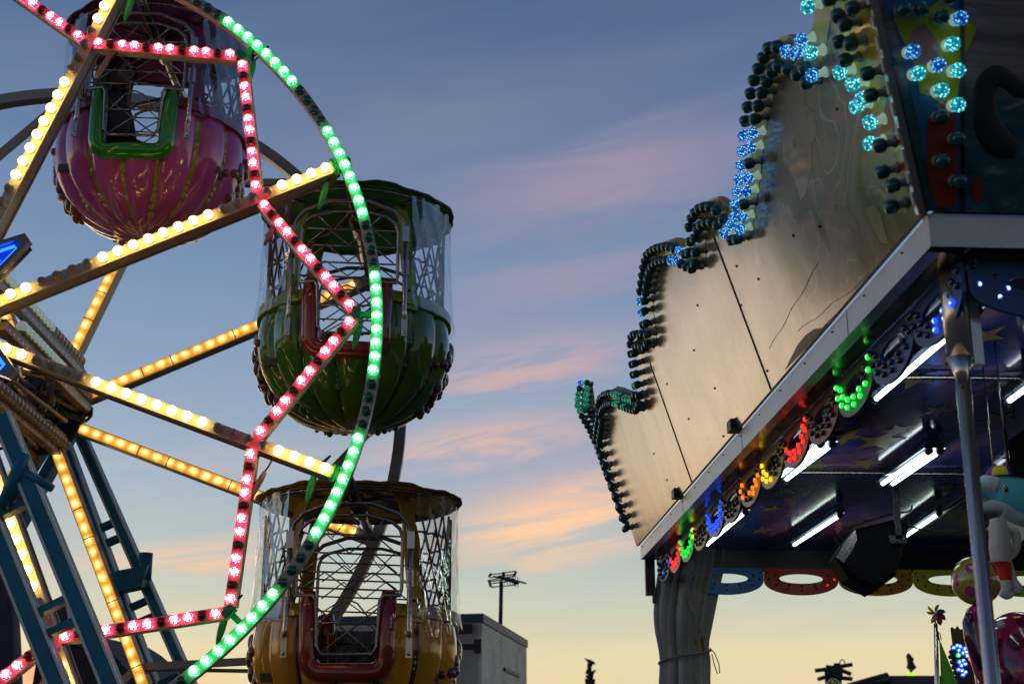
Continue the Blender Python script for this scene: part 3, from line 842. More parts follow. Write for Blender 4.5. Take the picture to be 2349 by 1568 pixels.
GG = gondola(TH0, gpos(TH0), 'dark green pumpkin gondola with brown doorway trim and clear side windows', grp,
        (M['green_gel'], M['brick_gel'], M['green_canvas'], M['green_strap'], M['plum_gel'], M['green_dot']), 1)
GO = gondola(TH0-45, gpos(TH0-45), 'orange pumpkin gondola with red doorway trim, lowest of those in view', grp,
        (M['orange_gel'], M['brick_gel'], M['orange_canvas'], M['orange_strap'], M['plum_gel'], M['grape_dot']), 1, M['foggy'])
# ================================================================== rider in the purple gondola
def skin_body(name, verts, edges, radii, m, parent, mtx, sub=2):
    me = bpy.data.meshes.new(name); me.from_pydata([tuple(v) for v in verts], edges, [])
    o = bpy.data.objects.new(name, me); COL.objects.link(o)
    me.skin_vertices.new() if hasattr(me.skin_vertices, 'new') and not me.skin_vertices else None
    mod = o.modifiers.new('skin', 'SKIN')
    lay = me.skin_vertices[0].data
    for i, r in enumerate(radii):
        lay[i].radius = r if isinstance(r, tuple) else (r, r); lay[i].use_root = (i == 0)
    mod.use_smooth_shade = True
    o.modifiers.new('sub', 'SUBSURF').levels = sub; o.modifiers['sub'].render_levels = sub
    me.materials.append(m)
    if parent is not None:
        o.parent = parent; o.matrix_basis = world_of(parent).inverted() @ mtx
    else: o.matrix_basis = mtx
    WORLD[o.name] = mtx.copy()
    return o
M['dark_cloth'] = mat('dark_cloth', (.020, .020, .026), .8, 0, 0, .3, 20, .3, 60)
M['skin'] = mat('skin', (.34, .19, .13), .5, 0, 0, .1, 20)
M['hair'] = mat('hair', (.018, .011, .008), .45, 0, 0, .3, 40, .6, 90)
rm = world_of(GP) @ Matrix.Translation(V((-.26, -.05, -.86))) @ Matrix.Rotation(radians(72), 4, 'Z')
# seated, turned towards the doorway: pelvis at the origin, facing local -y
vb = [(0, 0, .06), (0, .01, .22), (0, .0, .40), (0, -.005, .50), (0, -.01, .57),
      (-.15, 0, .45), (-.20, -.04, .22), (-.14, -.20, .12), (-.10, -.25, .11),
      (.15, 0, .45), (.20, -.04, .22), (.14, -.20, .12), (.10, -.25, .11),
      (-.09, -.01, .05), (-.10, -.24, .04), (-.10, -.27, -.22), (-.10, -.34, -.25),
      (.09, -.01, .05), (.10, -.24, .04), (.10, -.27, -.22), (.10, -.34, -.25)]
eb = [(0, 1), (1, 2), (2, 3), (3, 4), (2, 5), (5, 6), (6, 7), (7, 8), (2, 9), (9, 10), (10, 11), (11, 12), (0, 13), (13, 14), (14, 15), (15, 16), (0, 17), (17, 18), (18, 19), (19, 20)]
rbv = [(.13, .10), (.12, .09), (.13, .09), .055, .05, .055, .042, .034, .03, .055, .042, .034, .03, .085, .07, .05, .04, .085, .07, .05, .04]
for sx, root in ((-1, 8), (1, 12)):
    for k in range(5):
        bx = vb[root]; i0 = len(vb); spread = (k-2)*.014
        if k == 0:
            p1, p2 = (bx[0]-sx*.03, bx[1]-.01, bx[2]), (bx[0]-sx*.05, bx[1]-.04, bx[2]-.01)
        else:
            L = (.0, .055, .065, .06, .045)[k]; p1 = (bx[0]+sx*spread, bx[1]-.03, bx[2]+.005); p2 = (bx[0]+sx*spread, bx[1]-.03-L, bx[2]-.02)
        vb += [p1, p2]; eb += [(root, i0), (i0, i0+1)]; rbv += [.010, .0075]
person = skin_body('person', vb, eb, rbv, M['dark_cloth'], None, rm)
tag(person, 'person with long dark hair and dark clothes seated in the purple gondola', 'person')
hm = rm @ Matrix.Translation(V((0, -.02, .665)))
mb = MB(); mb.sphere((0, 0, 0), .1, 20, 16, 0, (.76, .92, 1.15)); mb.sphere((0, -.055, -.055), .055, 14, 10, 0, (.85, .75, .9))
mb.sphere((0, -.098, -.012), .016, 10, 8, 0, (.8, .9, 1.5)); mb.sphere((-.076, 0, -.01), .018, 8, 6, 0, (.5, 1, 1.5)); mb.sphere((.076, 0, -.01), .018, 8, 6, 0, (.5, 1, 1.5))
for sx in (-1, 1): mb.sphere((sx*.031, -.084, .008), .011, 10, 7, 1)
mb.sphere((0, -.095, -.058), .016, 10, 6, 2, (1.4, .5, .4))
mb.v = [tuple(hm @ V(v)) for v in mb.v]
mb.build('head', [M['skin'], M['black_plastic'], M['brick_gel']], person, hm)
mb = MB(); mb.sphere((0, .018, .022), .108, 22, 14, 0, (.86, .92, 1.12))
for i in range(15):
    a = radians(-10+200*i/14); x, y = cos(a)*.083, sin(a)*.085+.01
    mb.tube([(x*.8, y, .07), (x*1.08, y*1.1, -.02), (x*1.2, y*1.15+.01, -.14), (x*1.15, y*1.1+.02, -.27)], [.028, .032, .03, .012], 8)
mb.v = [tuple(hm @ V(v)) for v in mb.v]
mb.build('hair', M['hair'], person, hm)

# ================================================================== the stall
H = 3.2
S0 = at_z(2135, 565, H); S1 = at_z(1470, 1283, H)
SD = (S1-S0).normalized(); SE = V((SD.y, -SD.x, 0)); LEN = (S1-S0).length; WID = 4.6
def S(u_, v_, z): return V((S0.x, S0.y, 0))+SD*u_+SE*v_+V((0, 0, z))
UP = V((0, 0, 1))
stall = empty('fairground_stall', S(LEN/2, WID/2, 0), 'fairground stall with tall painted sign panels, coloured lamp fringes and strip-lit ceiling', 'stall')
M['fascia_white'] = mat('fascia_white', (.80, .78, .74), .34, 0, .25, .05, 3, dirt=(.3, .26, .2), dirtamt=.25)
M['bronze'] = mat('bronze_soffit', (.10, .07, .045), .16, .85, 0, .3, 4)
M['dark_steel'] = mat('dark_steel', (.05, .05, .06), .35, .6, 0, .2, 10)
# fascia: outer face with a turned lip on top and bottom
def fascia(name, a, b_, outn, extra=0):
    mb = MB(); d = (b_-a).normalized(); L = (b_-a).length
    prof = [(0, 0), (.0, .100), (-.02, .118), (-.05, .118), (-.05, .0)]
    vs = [a+d*t+outn*x+UP*z for t in (0, L) for x, z in prof]; n = len(prof)
    mb.add(vs, [tuple(range(n)), tuple(range(n, 2*n))[::-1]]+[(i, n+i, n+(i+1) % n, (i+1) % n) for i in range(n)])
    return mb.build(name, M['fascia_white'], stall)
fs_ = fascia('fascia', S(0, 0, H), S(LEN, 0, H), -SE)
ff = fascia('fascia', S(-.001, WID, H), S(-.001, .0005, H), -SD)
mb = MB()   # rivets and small bolt pairs, joints
for u_ in [.25+.42*i for i in range(15)]:
    for dz in (.0, .012): mb.sphere(S(u_+.012*(dz > 0), -.001, H+.075+dz*.3), .004, 6, 4)
for u_ in (.9, 2.75, 4.45):
    mb.box(S(u_, -.0005, H+.05), SD*.002, SE*.001, UP*.051)
for u_, in ((2.75,), (4.45,)):
    mb.box(S(u_+.06, .0-.02, H+.135), SD*.045, SE*.03, UP*.028)
mb.build('fascia_fitting', M['black_plastic'], fs_)
mb = MB(); mb.box(S(LEN/2, .085, H+.004), SD*LEN/2, SE*.0345, UP*.004); mb.box(S(.06, WID/2+.06, H+.004), SD*.06, SE*(WID/2-.07), UP*.004)
mb.build('soffit', M['bronze'], stall)
# ceiling, painted night sky with stars
def ceil_mat():
    m, t, b = base_mat('ceiling_paint'); oc = t.coord()
    st = t.vscale(oc, (1.1, .42, 1))
    n = t.noise(st, 2.2, 5, .6, .8)
    c = t.ramp(n, [(.30, (.012, .03, .15)), (.44, (.03, .06, .34)), (.54, (.12, .09, .40)), (.62, (.36, .18, .32)), (.72, (.05, .18, .56))])
    t.link(c, b.inputs['Base Color']); b.inputs['Roughness'].default_value = .13; b.inputs['Specular IOR Level'].default_value = .6; b.inputs['Coat Weight'].default_value = .0; b.inputs['Coat Roughness'].default_value = .15
    bn = t.node('ShaderNodeBump'); bn.inputs['Strength'].default_value = .12; bn.inputs['Distance'].default_value = .01
    t.link(t.noise(t.vscale(oc, (3, 1, 1)), 3.0, 2), bn.inputs['Height']); t.link(bn.outputs[0], b.inputs['Coat Normal']); t.link(bn.outputs[0], b.inputs['Normal'])
    return m
M['ceiling_paint'] = ceil_mat()
CZ = H+.055
mb = MB(); fr = frame_mtx(S(0, 0, CZ), SE, SD, UP)
mb.box(S(LEN/2, WID/2+.06, CZ+.02), SD*(LEN/2-.13), SE*(WID/2-.07), UP*.02)
ce = mb.build('ceiling', M['ceiling_paint'], stall, fr)
M['star_paint'] = mat('star_paint', (.34, .24, .04), .35, 0, .4, .4, 12)
rs = random.Random(12); sm = MB()
for (x, y, r_) in [(2100, 868, .17), (2255, 770, .15), (1900, 990, .16), (1870, 1068, .17), (1935, 1000, .19), (2020, 1010, .22), (1800, 1125, .13), (1770, 1165, .13), (2060, 985, .13), (1985, 1060, .16), (1870, 1080, .1), (2200, 830, .1), (1745, 1215, .14), (2290, 960, .16), (2170, 1115, .13), (1690, 1205, .12), (2040, 855, .1), (2150, 940, .12)]:
    p = at_z(x, y, CZ); a0 = rs.uniform(0, 6)
    vs = [p+V((cos(a0+pi*i/5)*(r_*.62 if i % 2 == 0 else r_*.26), sin(a0+pi*i/5)*(r_ if i % 2 == 0 else r_*.42), -.003)) for i in range(10)]
    sm = MB(); sm.add(vs, [tuple(range(10))[::-1]]); sm.build('painted_star', M['star_paint'], ce)

# roof slab above so that the place is dark inside, rafters
mb = MB(); mb.box(S(LEN/2, WID/2, CZ+.08), SD*(LEN/2-.06), SE*(WID/2-.06), UP*.015); mb.build('roof', M['dark_steel'], stall)
mb = MB(); mb.bar(S(LEN-.07, .13, H+.01), S(LEN-.07, WID, H+.01), UP, .08, .20); mb.build('rear_beam', M['dark_steel'], stall)
for uu in (1.55, 3.4):
    mb = MB(); mb.tube([S(uu, .15, CZ-.02), S(uu, WID, CZ-.02)], .012, 8); mb.build('ceiling_batten', M['dark_chrome'], stall)
mb = MB(); mb.tube([at_z(2349+120, 980, CZ-.05), at_z(2105, 1215, CZ-.05)], .014, 8)
mb.tube([at_z(2349+60, 1000, CZ-.04)+UP*0, at_z(2130, 1190, CZ-.05)], .006, 6); mb.build('ceiling_cable', M['black_rubber'], stall)

# fluorescent fittings
M['tube_light'] = mat('tube_light', (.9, .9, .9), .4, emit=(.82, .95, 1), estr=9.0)
M['tube_warm'] = mat('tube_warm', (.9, .9, .9), .4, emit=(.80, 1, .86), estr=7.5)
M['batten_body'] = mat('batten_body', (.16, .20, .26), .25, .6, .4)
def fitting(p, q, two, warm=False):
    d = (q-p).normalized(); sd = d.cross(UP).normalized(); L = (q-p).length
    mb = MB(); mid = (p+q)/2
    prof = [(-.065, 0), (-.03, .048), (.03, .048), (.065, 0)] ; hw = .05 if two else .035
    vs = [mid+d*s_*(L/2+.03)+sd*x*(.85 if two else .45)+UP*(z-.002) for s_ in (-1, 1) for x, z in prof]
    mb.add(vs, [(0, 1, 2, 3), (7, 6, 5, 4), (0, 4, 5, 1), (1, 5, 6, 2), (2, 6, 7, 3)])
    for v_ in range(len(mb.v)): mb.v[v_] = (mb.v[v_][0], mb.v[v_][1], mb.v[v_][2])
    o = mb.build('lamp_fitting', M['batten_body'], stall)
    for sx in ((-.028, .028) if two else (0,)):
        t_ = MB(); t_.tube([p+sd*sx-UP*.016, q+sd*sx-UP*.016], .0105, 12); t_.build('lamp_tube', M['tube_warm' if warm else 'tube_light'], o)
        for e, dd in ((p, -1), (q, 1)):
            t_ = MB(); t_.tube([e+sd*sx-UP*.016, e+sd*sx-UP*.016+d*dd*.035], .017, 12); t_.box(e+sd*sx+d*dd*.02+UP*.0, d*.012, sd*.016, UP*.02); t_.build('lamp_holder', M['black_plastic'] if dd > 0 else M['batten_body'], o)
LZ = H+.005
fitting(at_z(2010, 905, LZ), at_z(2235, 708, LZ), False)
fitting(at_z(1793, 1091, LZ), at_z(1893, 1013, LZ), True)
fitting(at_z(1622, 1243, LZ), at_z(1708, 1169, LZ), False, True)
fitting(at_z(2036, 1102, LZ), at_z(2140, 1029, LZ), True)
fitting(at_z(1822, 1243, LZ), at_z(1925, 1176, LZ), False, True)
fitting(at_z(2070, 1228, LZ), at_z(2152, 1172, LZ), False, True)
fitting(at_z(2315, 910, LZ), at_z(2440, 818, LZ), False)
fitting(at_z(2290, 1120, LZ), at_z(2390, 1052, LZ), False)

# ---- sign panels
LEAN = radians(17.3)
PN0 = S(0, -.015, H+.112)
PU = (UP*cos(LEAN)-SE*sin(LEAN)).normalized(); PNn = SD.cross(PU).normalized()   # normal; choose outward
if PNn.dot(SE) > 0: PNn = -PNn
def side_uv(x, y):
    p = on_plane(x, y, PN0, PNn)-PN0; return (p.dot(SD), p.dot(PU))
outline_px = [(1457, 1243), (1447, 1210), (1438.8, 1182), (1415, 1114), (1388, 1036), (1379, 995), (1381, 970), (1386, 940), (1384, 915), (1389, 901), (1399, 891), (1410, 887), (1424, 890), (1439, 896), (1455, 901), (1466, 903), (1472, 890), (1470, 870), (1466, 846), (1463, 815), (1460, 785), (1461, 762), (1467, 752), (1476, 750), (1486, 756), (1491, 748), (1489.5, 722), (1484, 685), (1484, 655), (1487.6, 626), (1492, 597), (1499.5, 571), (1510, 559), (1523, 552), (1543, 547), (1557, 548), (1571, 553), (1584, 560), (1595, 567), (1600, 560), (1601, 539), (1599, 503), (1603, 487), (1611, 471), (1620, 461), (1631, 455), (1647, 452), (1657, 456), (1667, 463), (1676, 473), (1683, 483), (1692, 494), (1698.5, 497), (1703, 480), (1706.4, 455), (1714.4, 404), (1722, 351), (1727, 281), (1739.5, 211), (1753.5, 158), (1771, 116), (1788.6, 86), (1806, 81), (1824, 86), (1841, 102), (1852, 96), (1864, 63), (1871, 18), (1878, -20), (1890, -62), (1912, -95), (1945, -105), (1987, -92)]
OUT = [side_uv(*p) for p in outline_px]
corner_top = on_plane(1987, -92, PN0, PNn)
CUV = side_uv(2127, 484); 
poly = OUT+[(0.0, 0.0), (OUT[0][0], 0.0)]
M['panel_edge'] = mat('panel_edge', (.40, .30, .16), .5)
def panel_mat():
    m, t, b = base_mat('side_panel_paint'); oc = t.coord(); sp = t.node('ShaderNodeSeparateXYZ'); t.link(oc, sp.inputs[0]); U_, V_ = sp.outputs[0], sp.outputs[1]
    ply = t.noise(t.vscale(oc, (2.6, .8, 1)), 1.5, 4, .5, .4)
    tan = t.ramp(ply, [(.30, (.30, .245, .15)), (.5, (.40, .325, .205)), (.72, (.44, .37, .26))])
    # airbrushed mural towards the near end: thin swirling lines over a grey-green ground, a few dark patches
    warp = t.noise(oc, 1.3, 3, .5, .6, out=1)
    wv = t.node('ShaderNodeVectorMath'); wv.operation = 'MULTIPLY_ADD'; t.link(warp, wv.inputs[0]); wv.inputs[1].default_value = (1.2, 1.2, 0); t.link(oc, wv.inputs[2])
    n3 = t.noise(wv.outputs[0], 1.6, 3, .5, .8)
    mur = t.ramp(n3, [(.36, (.09, .13, .06)), (.44, (.25, .235, .18)), (.50, (.12, .165, .15)), (.55, (.31, .20, .19)), (.62, (.13, .18, .10))])
    ln = t.math('FRACT', t.math('MULTIPLY', t.noise(wv.outputs[0], .9, 1, .4, .4), 15.0))
    ln = t.ramp(ln, [(.0, (0, 0, 0)), (.42, (0, 0, 0)), (.5, (1, 1, 1)), (.58, (0, 0, 0)), (1, (0, 0, 0))])
    lm = t.ramp(t.noise(oc, 1.1, 2), [(.34, (0, 0, 0)), (.48, (1, 1, 1))])
    mur = t.mix(t.math('MULTIPLY', ln, lm), mur, (.48, .44, .36))
    n4 = t.noise(wv.outputs[0], 4.0, 4, .6, 1.0)
    for (bx, by, su, sv, colr) in [(*side_uv(1790, 420), .16, .12, (.012, .022, .012)), (*side_uv(1838, 470), .15, .11, (.05, .022, .018)), (*side_uv(2012, 505), .10, .13, (.012, .035, .006)), (*side_uv(1880, 520), .05, .2, (.03, .025, .03)), (*side_uv(2090, 440), .12, .14, (.02, .035, .03)), (*side_uv(1770, 480), .1, .1, (.03, .01, .04))]:
        du = t.math('DIVIDE', t.math('SUBTRACT', U_, bx), su); dv = t.math('DIVIDE', t.math('SUBTRACT', V_, by), sv)
        q = t.math('EXPONENT', t.math('MULTIPLY', t.math('ADD', t.math('MULTIPLY', du, du), t.math('MULTIPLY', dv, dv)), -1.0))
        q = t.math('MULTIPLY', t.math('SUBTRACT', t.math('ADD', q, t.math('MULTIPLY', t.math('SUBTRACT', n4, .5), 1.6)), .42), 3.2, True)
        gate = t.math('MULTIPLY', t.math('EXPONENT', t.math('MULTIPLY', t.math('ADD', t.math('MULTIPLY', du, du), t.math('MULTIPLY', dv, dv)), -.35)), q)
        mur = t.mix(t.math('MULTIPLY', gate, .95), mur, colr)
    k = t.math('ADD', t.math('MULTIPLY', t.math('SUBTRACT', 3.7, U_), .70), t.math('MULTIPLY', t.math('SUBTRACT', n3, .5), 1.6))
    k = t.math('MULTIPLY', k, .80, True)
    c = t.mix(k, tan, mur)
    # yellow painted border, wavering, on the high crest
    # stains along the foot
    st = t.math('ADD', t.math('SUBTRACT', .14, V_), t.math('MULTIPLY', t.math('SUBTRACT', t.noise(t.vscale(oc, (4, .8, 1)), 2.5, 4), .5), .55))
    c = t.mix(t.math('MULTIPLY', st, 7, True), c, (.05, .035, .02))
    sc_ = t.ramp(t.noise(t.vscale(oc, (9, 1.2, 1)), 5, 4, .7), [(.60, (0, 0, 0)), (.74, (.5,)*3)])
    c = t.mix(sc_, c, (.14, .10, .06))
    t.link(c, b.inputs['Base Color']); b.inputs['Specular IOR Level'].default_value = .42
    rr = t.math('MULTIPLY_ADD', t.noise(oc, 4, 4), .14); rr.node.inputs[2].default_value = .16
    t.link(rr, b.inputs['Roughness']); b.inputs['Coat Weight'].default_value = .28; b.inputs['Coat Roughness'].default_value = .12
    bn = t.node('ShaderNodeBump'); bn.inputs['Strength'].default_value = .10; bn.inputs['Distance'].default_value = .02
    t.link(t.noise(t.vscale(oc, (1.6, .8, 1)), 1.6, 2), bn.inputs['Height']); t.link(bn.outputs[0], b.inputs['Coat Normal']); t.link(bn.outputs[0], b.inputs['Normal'])
    return m
M['side_panel_paint'] = panel_mat()
pfr = frame_mtx(PN0, SD, PU, SD.cross(PU))
inn = -PNn
mb = MB()
n_ = len(poly); P3 = [PN0+SD*a+PU*c for a, c in poly]
mb.add(P3, [tuple(range(n_))]); mb.add([p+inn*.022 for p in P3], [tuple(range(n_))[::-1]]); mb.add(P3+[p+inn*.022 for p in P3], [(i, n_+i, n_+(i+1) % n_, (i+1) % n_) for i in range(n_)], 1)
side = mb.build('side_sign_panel', [M['side_panel_paint'], M['panel_edge']], stall, pfr)
def on_side(a, c, off=0.0): return PN0+SD*a+PU*c+PNn*off
def side_inlay(name, pts_px, m, off=.002, uv=None):
    """paint laid on the sign as a skin 2 mm thick"""
    q = uv or [side_uv(*p) for p in pts_px]; mb = MB(); n = len(q)
    off *= .4; mb.add([on_side(a, c, off) for a, c in q]+[on_side(a, c, .0003) for a, c in q], [tuple(range(n))]+[(i, n+i, n+(i+1) % n, (i+1) % n) for i in range(n)])
    return mb.build(name, m, side, pfr)
M['yellow_paint'] = mat('yellow_paint', (.50, .41, .02), .3, 0, .4, .2, 6, dirt=(.12, .09, .02), dirtamt=.5)
M['red_paint'] = mat('red_paint', (.26, .03, .02), .3, 0, .4, .2, 6)
M['blue_paint'] = mat('blue_paint', (.03, .12, .28), .3, 0, .4, .2, 6)
M['pink_paint'] = mat('pink_paint', (.40, .16, .14), .3, 0, .4, .2, 6)
M['green_paint'] = mat('green_paint', (.07, .12, .03), .3, 0, .4, .35, 5)
M['drab_paint'] = mat('drab_paint', (.26, .22, .16), .3, 0, .4, .2, 6)
M['ochre_paint'] = mat('ochre_paint', (.20, .185, .14), .3, 0, .4, .25, 6)
# yellow border that follows the crest (the outer 12 cm of the outline)
def offset_in(pts, d):
    res = []
    for i in range(len(pts)):
        a, b2 = V((*pts[max(0, i-2)], 0)), V((*pts[min(len(pts)-1, i+2)], 0)); tg = (b2-a).normalized()
        res.append((pts[i][0]+tg.y*d, pts[i][1]-tg.x*d))
    return res
# inside lies on the right of the walk (foot far end -> crest -> near corner), u runs away from the viewer
test = offset_in([OUT[2], OUT[3], OUT[4]], .1)[1]
SGN = 1 if test[0] < OUT[3][0] else -1
i0, i1 = 40, len(OUT)-1
bd = offset_in(OUT, SGN*.11)
mb = MB()
for (a0, a1, m_) in ((21, 40, 0), (40, 69, 0)):
    vs = [];
    for i in range(a0, a1+1): vs += [on_side(*OUT[i], .002), on_side(*bd[i], .002)]
    mb.add(vs, [(2*i, 2*i+1, 2*i+3, 2*i+2) for i in range(a1-a0)], 0)
mb.build('border_paint', M['yellow_paint'], side, pfr)
# painted shapes near the corner
side_inlay('painted_star', [(1905, -60), (1935, 60), (1935, 100), (1955, 165), (1985, 215), (2010, 280), (2042, 330), (2050, 270), (2035, 160), (2020, 60), (2000, -40), (1985, -80)], M['yellow_paint'])
side_inlay('painted_stripe', [(2020, 300), (2045, 345), (2080, 420), (2112, 478), (2126, 478), (2100, 380), (2065, 260), (2040, 200)], M['red_paint'], .003)
side_inlay('painted_stripe', [(2052, 270), (2075, 330), (2110, 440), (2119, 450), (2085, 310), (2050, 180), (2035, 130)], M['blue_paint'], .004)
def ell(cx, cy, rx, ry, rot=0, n=22): return [(cx+rx*cos(2*pi*i/n)*cos(rot)-ry*sin(2*pi*i/n)*sin(rot), cy+rx*cos(2*pi*i/n)*sin(rot)+ry*sin(2*pi*i/n)*cos(rot)) for i in range(n)]
side_inlay('painted_creature', [(1815, 240), (1845, 238), (1868, 260), (1875, 300), (1862, 340), (1862, 385), (1850, 440), (1838, 460), (1826, 420), (1812, 385), (1798, 360), (1795, 320), (1802, 275)], M['ochre_paint'], .002)
side_inlay('painted_creature', ell(1822, 326, 12, 24, -.1), M['drab_paint'], .003); side_inlay('painted_creature', ell(1805, 357, 9, 18, -.1), M['drab_paint'], .003)
side_inlay('painted_creature', ell(1823, 328, 5, 12, -.1), M['green_paint'], .004); side_inlay('painted_creature', ell(1806, 358, 4, 9, -.1), M['green_paint'], .004)
for px in ([(1910, 470), (1925, 468), (1945, 480), (1962, 500), (1968, 525), (1955, 520), (1938, 500), (1920, 488)], [(1985, 480), (2005, 470), (2020, 490), (2030, 530), (2040, 560), (2020, 555), (2003, 520)]):
    side_inlay('painted_leaf', px, M['green_paint'], .002)
# dark scorch by the foot
side_inlay('scorch_mark', [(1830, 790), (1848, 768), (1868, 754), (1892, 750), (1905, 740), (1925, 712), (1850, 798), (1800, 850), (1812, 825)], M['black_plastic'], .002)
# seams
for (p, q) in (((1495, 835), (1579, 1092)), ((1645, 545), (1757, 880))):
    (a, c), (a2, c2) = side_uv(*p), side_uv(*q); um = (a+a2)/2
    mb = MB(); mb.bar(on_side(um, max(c, c2)+.02, .001), on_side(um, 0.0, .001), PNn, .009, .006); mb.build('panel_seam', M['black_plastic'], side)
for (p, q) in (((1880, 600), (1765, 800)), ((2010, 620), (1830, 760)), ((1962, 435), (2080, 430))):
    a, b2 = on_plane(*p, PN0, PNn), on_plane(*q, PN0, PNn)
    mb = MB(); mb.tube([a.lerp(b2, i/12)+PNn*.001+PU*.005*sin(i*1.3) for i in range(13)], .0008, 5); mb.build('scratch', M['black_plastic'], side)

mb = MB(); rs = random.Random(5)
for (x, y) in [(1592, 803), (1690, 610), (1700, 700), (1760, 850), (1660, 1000), (1580, 960), (1530, 1100), (1920, 250), (1600, 700), (1740, 640), (1820, 540), (1530, 880), (1880, 520), (1500, 1040), (1640, 890)]:
    p = on_plane(x, y, PN0, PNn); mb = MB(); mb.lathe([(.006, 0), (.006, .004), (.003, .006)], 8, 0, aim(p, PNn)); mb.build('panel_bolt', M['dark_steel'], side)

# ---- lamps of the sign
M['socket_lit'] = mat('socket_lit', (.5, .5, .4), .2, emit=(.42, .62, .45), estr=.42)  # emission put in for the cap's light showing through the clear socket
def long_cap(name, mcap):
    b = MB(); b.lathe([(.019, 0), (.019, .006), (.0135, .012), (.0125, .026), (.015, .034)], 14, 1)
    b.lathe([(.0165, .032), (.021, .037), (.0225, .046), (.0225, .058), (.019, .068), (.010, .073), (.003, .074)], 20, 0, None, .06, 10)
    return mesh_of(b, name, [mcap, M['pvc_socket'] if 'unlit' in name or 'green' in name else M['socket_lit']])
def glow(name, c1, s1, c2, s2, base):
    m, t, b = base_mat(name); oc = t.coord(); v = t.node('ShaderNodeTexVoronoi'); v.inputs['Scale'].default_value = 115; t.link(oc, v.inputs['Vector'])
    k = t.ramp(v.outputs['Distance'], [(.16, (1, 1, 1)), (.44, (0, 0, 0))])
    t.link(t.mix(k, c1, c2), b.inputs['Emission Color']); st = t.math('MULTIPLY_ADD', k, s2-s1); st.node.inputs[2].default_value = s1
    t.link(st, b.inputs['Emission Strength']); b.inputs['Base Color'].default_value = (*base, 1); b.inputs['Roughness'].default_value = .2; return m
M['cap_blue'] = glow('cap_blue', (.003, .09, .50), .38, (.18, .66, 1), 2.6, (.02, .15, .4))
M['cap_cyan'] = glow('cap_cyan', (.0, .28, .40), .55, (.28, 1, .95), 2.8, (.02, .3, .3))
M['cap_green'] = glow('cap_green', (.0, .12, .08), .4, (.1, .9, .5), .8, (.02, .2, .12))
M['cap_off'] = mat('cap_off', (.008, .10, .105), .2, 0, .3, .5, 70)
LC = {'off': long_cap('sign_lamp_unlit', M['cap_off']), 'blue': long_cap('sign_lamp_blue', M['cap_blue']), 'cyan': long_cap('sign_lamp_cyan', M['cap_cyan']), 'green': long_cap('sign_lamp_green', M['cap_green'])}
def proj(p):
    X, Y, Z = p.x, p.y, p.z-EYE; d = Y*cos(PITCH)+Z*sin(PITCH)
    return CX+FPX*X/d, CY-FPX*(Z*cos(PITCH)-Y*sin(PITCH))/d
def resample(pts, step):
    res = []; acc = 0.0
    for a, b2 in zip(pts, pts[1:]):
        L = hypot(b2[0]-a[0], b2[1]-a[1]); s = acc
        while s < L:
            res.append((a[0]+(b2[0]-a[0])*s/L, a[1]+(b2[1]-a[1])*s/L)); s += step
        acc = s-L
    return res
sign_lamps = []
rl = random.Random(2)
for off, ph in ((.028, 0), (.098, 1)):
    ln = offset_in(OUT, SGN*off)
    for j, (a, c) in enumerate(resample(ln[1:67], .082)):
        if c < .04: continue
        p = on_side(a, c); x, y = proj(p); x2, y2 = proj(on_side(a, c, .05))
        st = 'off'
        if y2 < 150 and x2 > 1790 and (y2 < 60 or ph == 0 or j % 2): st = 'blue' if ph == 0 else 'cyan'
        elif 305 < y2 < 535 and x2 > 1660: st = 'blue' if (ph == 0 or j % 3) else 'off'
        elif 548 < y2 < 640 and 1535 < x2 < 1620: st = rl.choice(('blue', 'off', 'off'))
        elif 690 < y2 < 725: st = rl.choice(('blue', 'off'))
        elif 885 < y2 < 935 and 1405 < x2 < 1460: st = rl.choice(('green', 'off', 'green'))
        sign_lamps.append((p, PNn, st))
for (x, y, st) in [(1885, 8, 'cyan'), (1892, 112, 'cyan'), (1895, 165, 'blue'), (1960, 158, 'cyan'), (1990, 185, 'cyan'), (2012, 218, 'cyan'), (1998, 235, 'cyan'), (2030, 272, 'cyan'), (2030, 320, 'cyan'),
                   (1955, 28, 'off'), (1972, 48, 'off'), (1958, 88, 'off'), (1985, 92, 'off'), (1972, 130, 'off'), (2024, 160, 'off'), (2032, 210, 'off'), (2052, 325, 'off'), (2058, 385, 'off'), (2082, 416, 'off'), (2078, 465, 'off'), (1880, 182, 'off'), (1935, -10, 'off'), (1990, 10, 'off')]:
    sign_lamps.append((on_plane(x, y, PN0, PNn), PNn, st))

